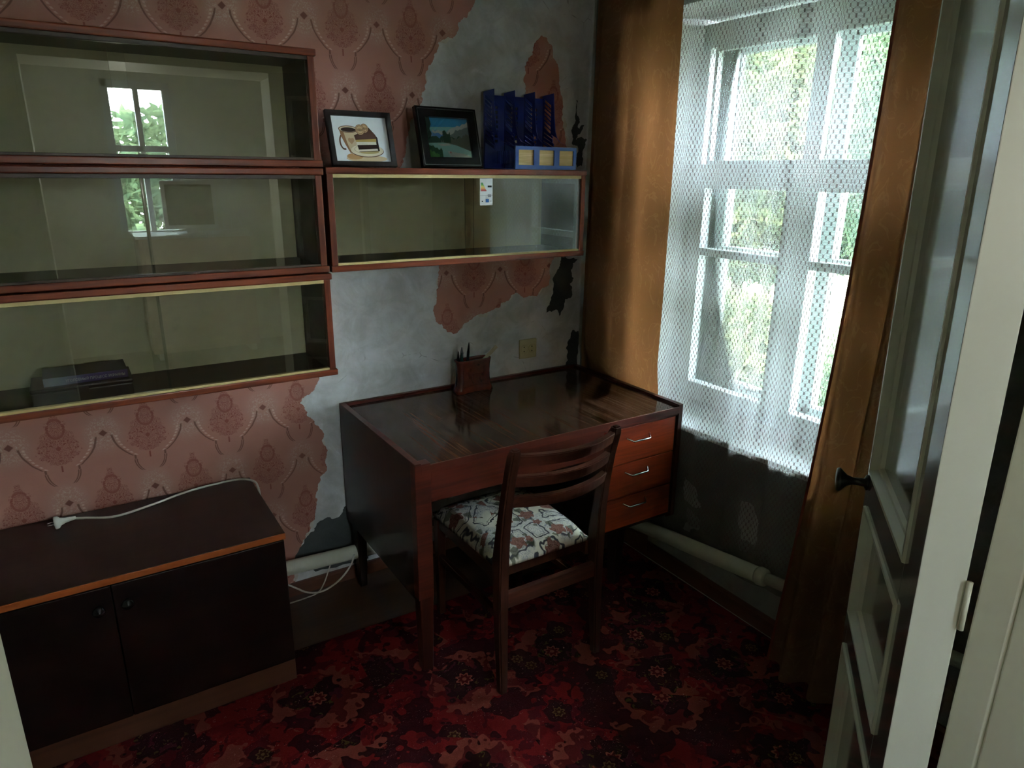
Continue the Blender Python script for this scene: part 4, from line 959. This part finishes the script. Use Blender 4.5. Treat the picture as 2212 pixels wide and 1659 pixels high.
tag(worn_edge, 'thin white worn edge along the foot of the baseboard under the window', 'cable')

# ================================================================== HEATING PIPE
hp = thing('heating_pipe', 'thick cream painted heating pipe running low along both walls', 'pipe', (-0.07, -0.07, 0.08))
bx_ = lambda x: (x, -0.062, 0.097+(-x-0.06)*0.0437)
tube('pipe_run', [bx_(XL+0.02), bx_(-1.8), bx_(-1.0), bx_(-0.14)], 0.028, M_PIPE, hp, 18)
ry_ = lambda y: (-0.078, y, 0.112+(-y-0.06)*0.1357)
tube('pipe_run', [ry_(-0.14), ry_(-0.6), ry_(-1.135)], 0.029, M_PIPE, hp, 18)
tube('elbow', spline([bx_(-0.15), bx_(-0.10), (-0.082, -0.078, 0.107), ry_(-0.11), ry_(-0.15)], 5), 0.0295, M_PIPE, hp, 18)
tube('coupling', [ry_(-1.120), ry_(-1.128), ry_(-1.150), ry_(-1.158)], [0.029, 0.033, 0.031, 0.022], M_PIPE, hp, 18)
tube('pipe_run', [ry_(-1.15), ry_(-1.5), ry_(-1.98)], 0.021, M_PIPE, hp, 16)
for y in (-0.9, -1.6): box('bracket', (-0.078, -0.001, y-0.006, y+0.006, ry_(y)[2]-0.034, ry_(y)[2]-0.024), M_PIPE, hp, 0.001)

# ================================================================== CURTAINS
def drape(name, label, cat, y0, y1, z0, z1, fx, mat, nu, nv, width, thick=0.0):
    """fx(u, v) -> (x, y) at fabric coordinate u across and v = height fraction; UV in metres of cloth"""
    bm = bmesh.new(); uvl = bm.loops.layers.uv.new('UVMap'); V = []; H = z1-z0
    for j in range(nv+1):
        v = j/nv; V.append([bm.verts.new((*fx(i/nu, v), z0+H*v)) for i in range(nu+1)])
    for j in range(nv):
        for i in range(nu):
            f = bm.faces.new((V[j][i], V[j][i+1], V[j+1][i+1], V[j+1][i])); f.smooth = True
            for l, (a_, b_) in zip(f.loops, ((i, j), (i+1, j), (i+1, j+1), (i, j+1))): l[uvl].uv = (a_/nu*width, b_/nv*H)
    me = bpy.data.meshes.new(name); bm.to_mesh(me); bm.free()
    o = link(name, me, mat); tag(o, label, cat); return o
def s_(x): return math.sin(x)
def fx_left(u, v):                                     # gathered drape in the corner, slipping behind the desk
    low = max(0.0, min(1.0, (0.36-v)/0.05)); k = u+0.03*s_(3*v+1)*(u*(1-u))*4
    dark = max(0.0, 1-u/0.30)
    amp = (0.020+0.016*dark)*(1-0.72*low)
    x = -0.058*(1-low)-0.034*low+amp*s_(2*PI*(2.0*k+5.5*k*max(0, 0.45-k))+0.7*s_(2*v))+0.005*s_(11*u+5*v)*(1-low)
    y = -0.030-0.505*(u+0.10*u*(1-u))-0.012*(v)*s_(4*u+1)-0.045*max(0, v-0.5)*(1-u)
    return (x, y)
dl = drape('curtain', 'brown translucent curtain glowing orange, gathered in the corner above the desk', 'curtain', 0, 0, 0.02, 2.36, fx_left, M_CURTAIN, 90, 60, 1.1)
dl['group'] = 'brown window curtains'
def fx_right(u, v):
    amp = 0.030+0.012*s_(5*v)*0.4
    x = -0.080-0.076*(1-v)**2+amp*s_(2*PI*3.2*u+0.9*s_(1.7*v)+0.5)+0.006*s_(23*u+3*v)
    y = -1.240-0.030*v-0.022*s_(2.2*v)*(1-u)-0.40*u-0.01*s_(9*u)
    return (x, y)
dr2 = drape('curtain', 'dark brown curtain hanging to the carpet between the net and the open door', 'curtain', 0, 0, 0.012, 2.36, fx_right, M_CURTAIN, 110, 60, 1.0)
dr2['group'] = 'brown window curtains'
# folded hem along its window side
bm = bmesh.new(); prev = None
for j in range(61):
    v = j/60; x, y = fx_right(0.0, v); z = 0.012+(2.36-0.012)*v
    cur = (bm.verts.new((x-0.0008, y+0.001, z)), bm.verts.new((x-0.0035, y-0.010, z)))
    if prev: bm.faces.new((prev[0], prev[1], cur[1], cur[0]))
    prev = cur
o = fin('hem', bm, M_HEM, dr2, True); o['label'] = 'rust-red stitched hem'
def fx_net(u, v):
    low = max(0.0, min(1.0, (0.30-v)/0.06))
    y = -0.30-1.15*u
    am = 0.011 if y > -0.72 else 0.011+0.012*min(1, (-0.72-y)/0.12)
    x = -0.026+0.2*0+am*0.55*s_(2*PI*6.5*u+0.8*s_(2.1*v+2*u))+am*0.35*s_(2*PI*14.3*u+1.3*s_(1.5*v))
    return (min(x, -0.014), y)
nt = drape('net_curtain', 'white net curtain with small hexagonal mesh hanging over the window', 'net curtain', 0, 0, 0.27, 2.36, fx_net, M_TULLE, 200, 40, 1.42)
rod = tube('curtain_rod', [(-0.05, -0.02, 2.385), (-0.05, -1.85, 2.385)], 0.012, M_STEEL, seg=12)
tag(rod, 'steel curtain rod above the window', 'curtain rod')
for y in (-0.15, -1.75): tube('rod_bracket', [(0.0, y, 2.385), (-0.05, y, 2.385)], 0.006, M_STEEL, rod, 8)

# ================================================================== GARDEN OUTSIDE
gd = box('ground_outside', (0.46, 16, -12, 14, -0.75, -0.6), plain('garden_soil', c(120, 128, 92), 0.95, 0.1, 0, 0.3), bev=0); gd['kind'] = 'structure'
def mat_leaf(name, a_, b_):
    g = G(name); n = g.noise(scale=2.2, detail=3); n2 = g.noise(scale=17, detail=2)
    col = g.mix(g.ss(n*0.5+n2*0.5, 0.40, 0.62), a_, b_)
    return g.done(g.mixs(0.45, g.sh('ShaderNodeBsdfDiffuse', Color=col), g.sh('ShaderNodeBsdfTranslucent', Color=col)))
M_LEAF = (mat_leaf('leaf_green', c(56, 72, 54), c(98, 112, 80)), mat_leaf('leaf_yellow', c(72, 82, 54), c(120, 120, 80)), mat_leaf('leaf_deep', c(46, 66, 54), c(80, 96, 76)))
M_BARK = wood('bark', c(78, 66, 54), c(122, 108, 92), 'z', 0.9, 12)
def tree(name, label, x, y, h, rad, zc, n, leaf, mt, seed):
    rnd = random.Random(seed); t = thing(name, label, 'tree' if 'tree' in name else 'bush', (x, y, -0.6), 'garden greenery outside the window')
    tube('trunk', spline([(x, y, -0.6), (x+0.05, y+0.04, zc*0.4), (x-0.04, y+0.02, zc), (x+0.02, y, zc+h*0.3)], 4), [0.07*(1-0.05*i) for i in range(13)], M_BARK, t, 8)
    for k in range(6):
        a_ = k*1.05+rnd.random(); b0 = Vector((x, y, zc-0.3+0.12*k))
        tube('branch', [b0, b0+Vector((math.cos(a_), math.sin(a_), 0.6))*rad*0.45, b0+Vector((math.cos(a_), math.sin(a_), 0.8))*rad*0.8], [0.03, 0.02, 0.008], M_BARK, t, 6)
    vs, fs = [], []
    for i in range(n):
        while True:
            p = Vector((rnd.uniform(-1, 1), rnd.uniform(-1, 1), rnd.uniform(-1, 1)))
            if 0.25 < p.length < 1: break
        p = Vector((p.x*rad, p.y*rad, p.z*h/2)); cen = Vector((x, y, zc))+p
        u_ = Vector((rnd.gauss(0, 1), rnd.gauss(0, 1), rnd.gauss(0, 0.7))).normalized(); w_ = u_.cross(Vector((rnd.gauss(0, 1), rnd.gauss(0, 1), rnd.gauss(0, 1)))).normalized()
        L_ = leaf*rnd.uniform(0.7, 1.3); k0 = len(vs); nrm = u_.cross(w_)*L_*0.15
        vs += [cen-u_*L_, cen+w_*L_*0.42-nrm, cen+u_*L_, cen-w_*L_*0.42-nrm]; fs += [(k0, k0+1, k0+2), (k0, k0+2, k0+3)]
    me = bpy.data.meshes.new('foliage'); me.from_pydata(vs, [], fs); me.update()
    link('foliage', me, mt, t)['kind'] = 'stuff'
tree('garden_tree', 'yellow-green leafy tree filling the upper left panes', 3.5, 2.05, 2.3, 1.05, 1.75, 15000, 0.062, M_LEAF[1], 1)
tree('garden_tree', 'green leafy tree seen through the right-hand panes', 3.7, 0.2, 2.7, 1.05, 1.9, 15000, 0.062, M_LEAF[0], 2)
tree('garden_tree', 'deep green tree standing behind the yellow-green tree', 6.0, 3.6, 3.0, 1.6, 1.65, 14000, 0.10, M_LEAF[2], 3)
tree('garden_tree', 'deep green tree at the far right of the garden', 5.9, -1.2, 3.0, 1.5, 1.6, 14000, 0.10, M_LEAF[2], 4)
tree('garden_bush', 'yellowing bush low in the left window panes', 2.4, 1.15, 1.25, 0.65, 0.10, 3400, 0.055, M_LEAF[1], 5)
tree('garden_bush', 'green bush low in the right window panes', 2.6, -0.25, 1.25, 0.68, 0.10, 3400, 0.055, M_LEAF[0], 6)
tree('garden_bush', 'pale green bush at the left edge of the window view', 2.6, 2.75, 1.3, 0.7, 0.15, 3200, 0.06, M_LEAF[0], 7)
tree('garden_tree', 'broad green tree far behind the others', 7.6, 1.2, 3.7, 2.1, 1.8, 16000, 0.12, M_LEAF[0], 8)
tree('garden_tree', 'green tree added outside the hall window to dim it, mirrored in the shelf glass', -0.8, -7.6, 2.6, 1.6, 0.95, 6500, 0.10, M_LEAF[0], 9)  # added to dim the hall window; height sized for the light let through

# ================================================================== HALL BEHIND THE DOORWAY (seen only as reflections in the glass)
w2 = thing('window_2', 'white hall window reflected in the left shelf glass', 'window', (-1.07, -5.1, 1.0), kind='structure')
boxes('frame', ((-1.52, -1.46, -5.12, -5.06, 1.0, 2.28), (-1.06, -1.0, -5.12, -5.06, 1.0, 2.28), (-1.52, -1.0, -5.12, -5.06, 2.22, 2.28), (-1.52, -1.0, -5.12, -5.06, 1.0, 1.06), (-1.28, -1.24, -5.12, -5.06, 1.06, 2.22), (-1.46, -1.06, -5.12, -5.06, 1.72, 1.77)), M_SASH, w2, 0.004)
box('pane', (-1.46, -1.06, -5.095, -5.09, 1.06, 2.22), M_PANE, w2, 0)
dr_h = thing('dresser', 'pale dresser in the hall, mirrored below the screen in the shelf glass', 'dresser', (-1.0, -4.75, 0))
box('carcass', (-1.44, -0.56, -4.95, -4.56, 0.06, 1.03), plain('pale_pink_lacquer', c(206, 186, 168), 0.4), dr_h, 0.01)
box('top', (-1.46, -0.54, -4.97, -4.54, 1.03, 1.055), M_SASH, dr_h, 0.008)
for i in range(3):
    dwh = box('drawer', (-1.41, -0.59, -4.56, -4.545, 0.10+i*0.31, 0.39+i*0.31), plain('pale_pink_drawer', c(210, 190, 172), 0.4), dr_h, 0.006)
    lathe('knob', [(0, 0), (0.012, 0), (0.016, 0.02), (0, 0.025)], M_STEEL, dwh, 14, fy(-1.0, -4.545, 0.25+i*0.31))
for xk in (-1.40, -0.64): boxes('foot', ((xk, xk+0.05, -4.93, -4.58, 0.0, 0.06),), M_SASH, dr_h, 0.002)
tvh = thing('monitor', 'grey screen with a white frame, mirrored in the middle shelf glass', 'monitor', (-1.0, -4.66, 1.056))
box('screen_frame', (-1.215, -0.795, -4.68, -4.645, 1.10, 1.49), M_SASH, tvh, 0.008)
box('screen', (-1.185, -0.825, -4.6445, -4.642, 1.13, 1.46), M_BLACK, tvh, 0)
box('stand', (-1.05, -0.96, -4.68, -4.65, 1.056, 1.11), M_SASH, tvh, 0.002); box('stand_foot', (-1.12, -0.89, -4.74, -4.60, 1.055, 1.064), M_SASH, tvh, 0.002)
rth = thing('router', 'white router with upright antennas, mirrored in the middle shelf glass', 'router', (-0.66, -4.66, 1.056))
box('body', (-0.77, -0.56, -4.70, -4.60, 1.056, 1.085), M_SASH, rth, 0.008)
for xk, dx in ((-0.75, -0.01), (-0.68, 0.0), (-0.59, 0.03)): tube('antenna', [(xk, -4.69, 1.075), (xk-dx, -4.69, 1.20)], 0.005, M_SASH, rth, 8)
HLX, HLY, HLZ = -1.50, -2.95, 1.60
hl = thing('floor_lamp', 'lit floor lamp with a bare bulb standing in the hall', 'lamp', (HLX, HLY, 0))
lathe('base', [(0, 0), (0.13, 0), (0.13, 0.015), (0.02, 0.03), (0, 0.03)], M_STEEL, hl, 24, Matrix.Translation((HLX, HLY, 0)))
tube('pole', [(HLX, HLY, 0.02), (HLX, HLY, HLZ-0.05)], 0.010, M_STEEL, hl, 12)
lathe('bulb_holder', [(0, 0), (0.018, 0), (0.018, 0.035), (0.014, 0.04), (0, 0.04)], M_BEIGE, hl, 16, Matrix.Translation((HLX, HLY, HLZ-0.06)))
g = G('lit_bulb'); em = g.n('ShaderNodeEmission'); em.inputs[0].default_value = (1.0, 0.95, 0.82, 1); em.inputs[1].default_value = 115.0
M_GLOBE = g.done(X(g, em.outputs[0]))
lathe('bulb', [(0.012, -0.034), (0.016, -0.024)]+[(0.030*math.sin(a_), 0.008-0.030*math.cos(a_)) for a_ in [PI*k/14 for k in range(4, 14)]]+[(0.003, 0.038)], M_GLOBE, hl, 24, Matrix.Translation((HLX, HLY, HLZ)))
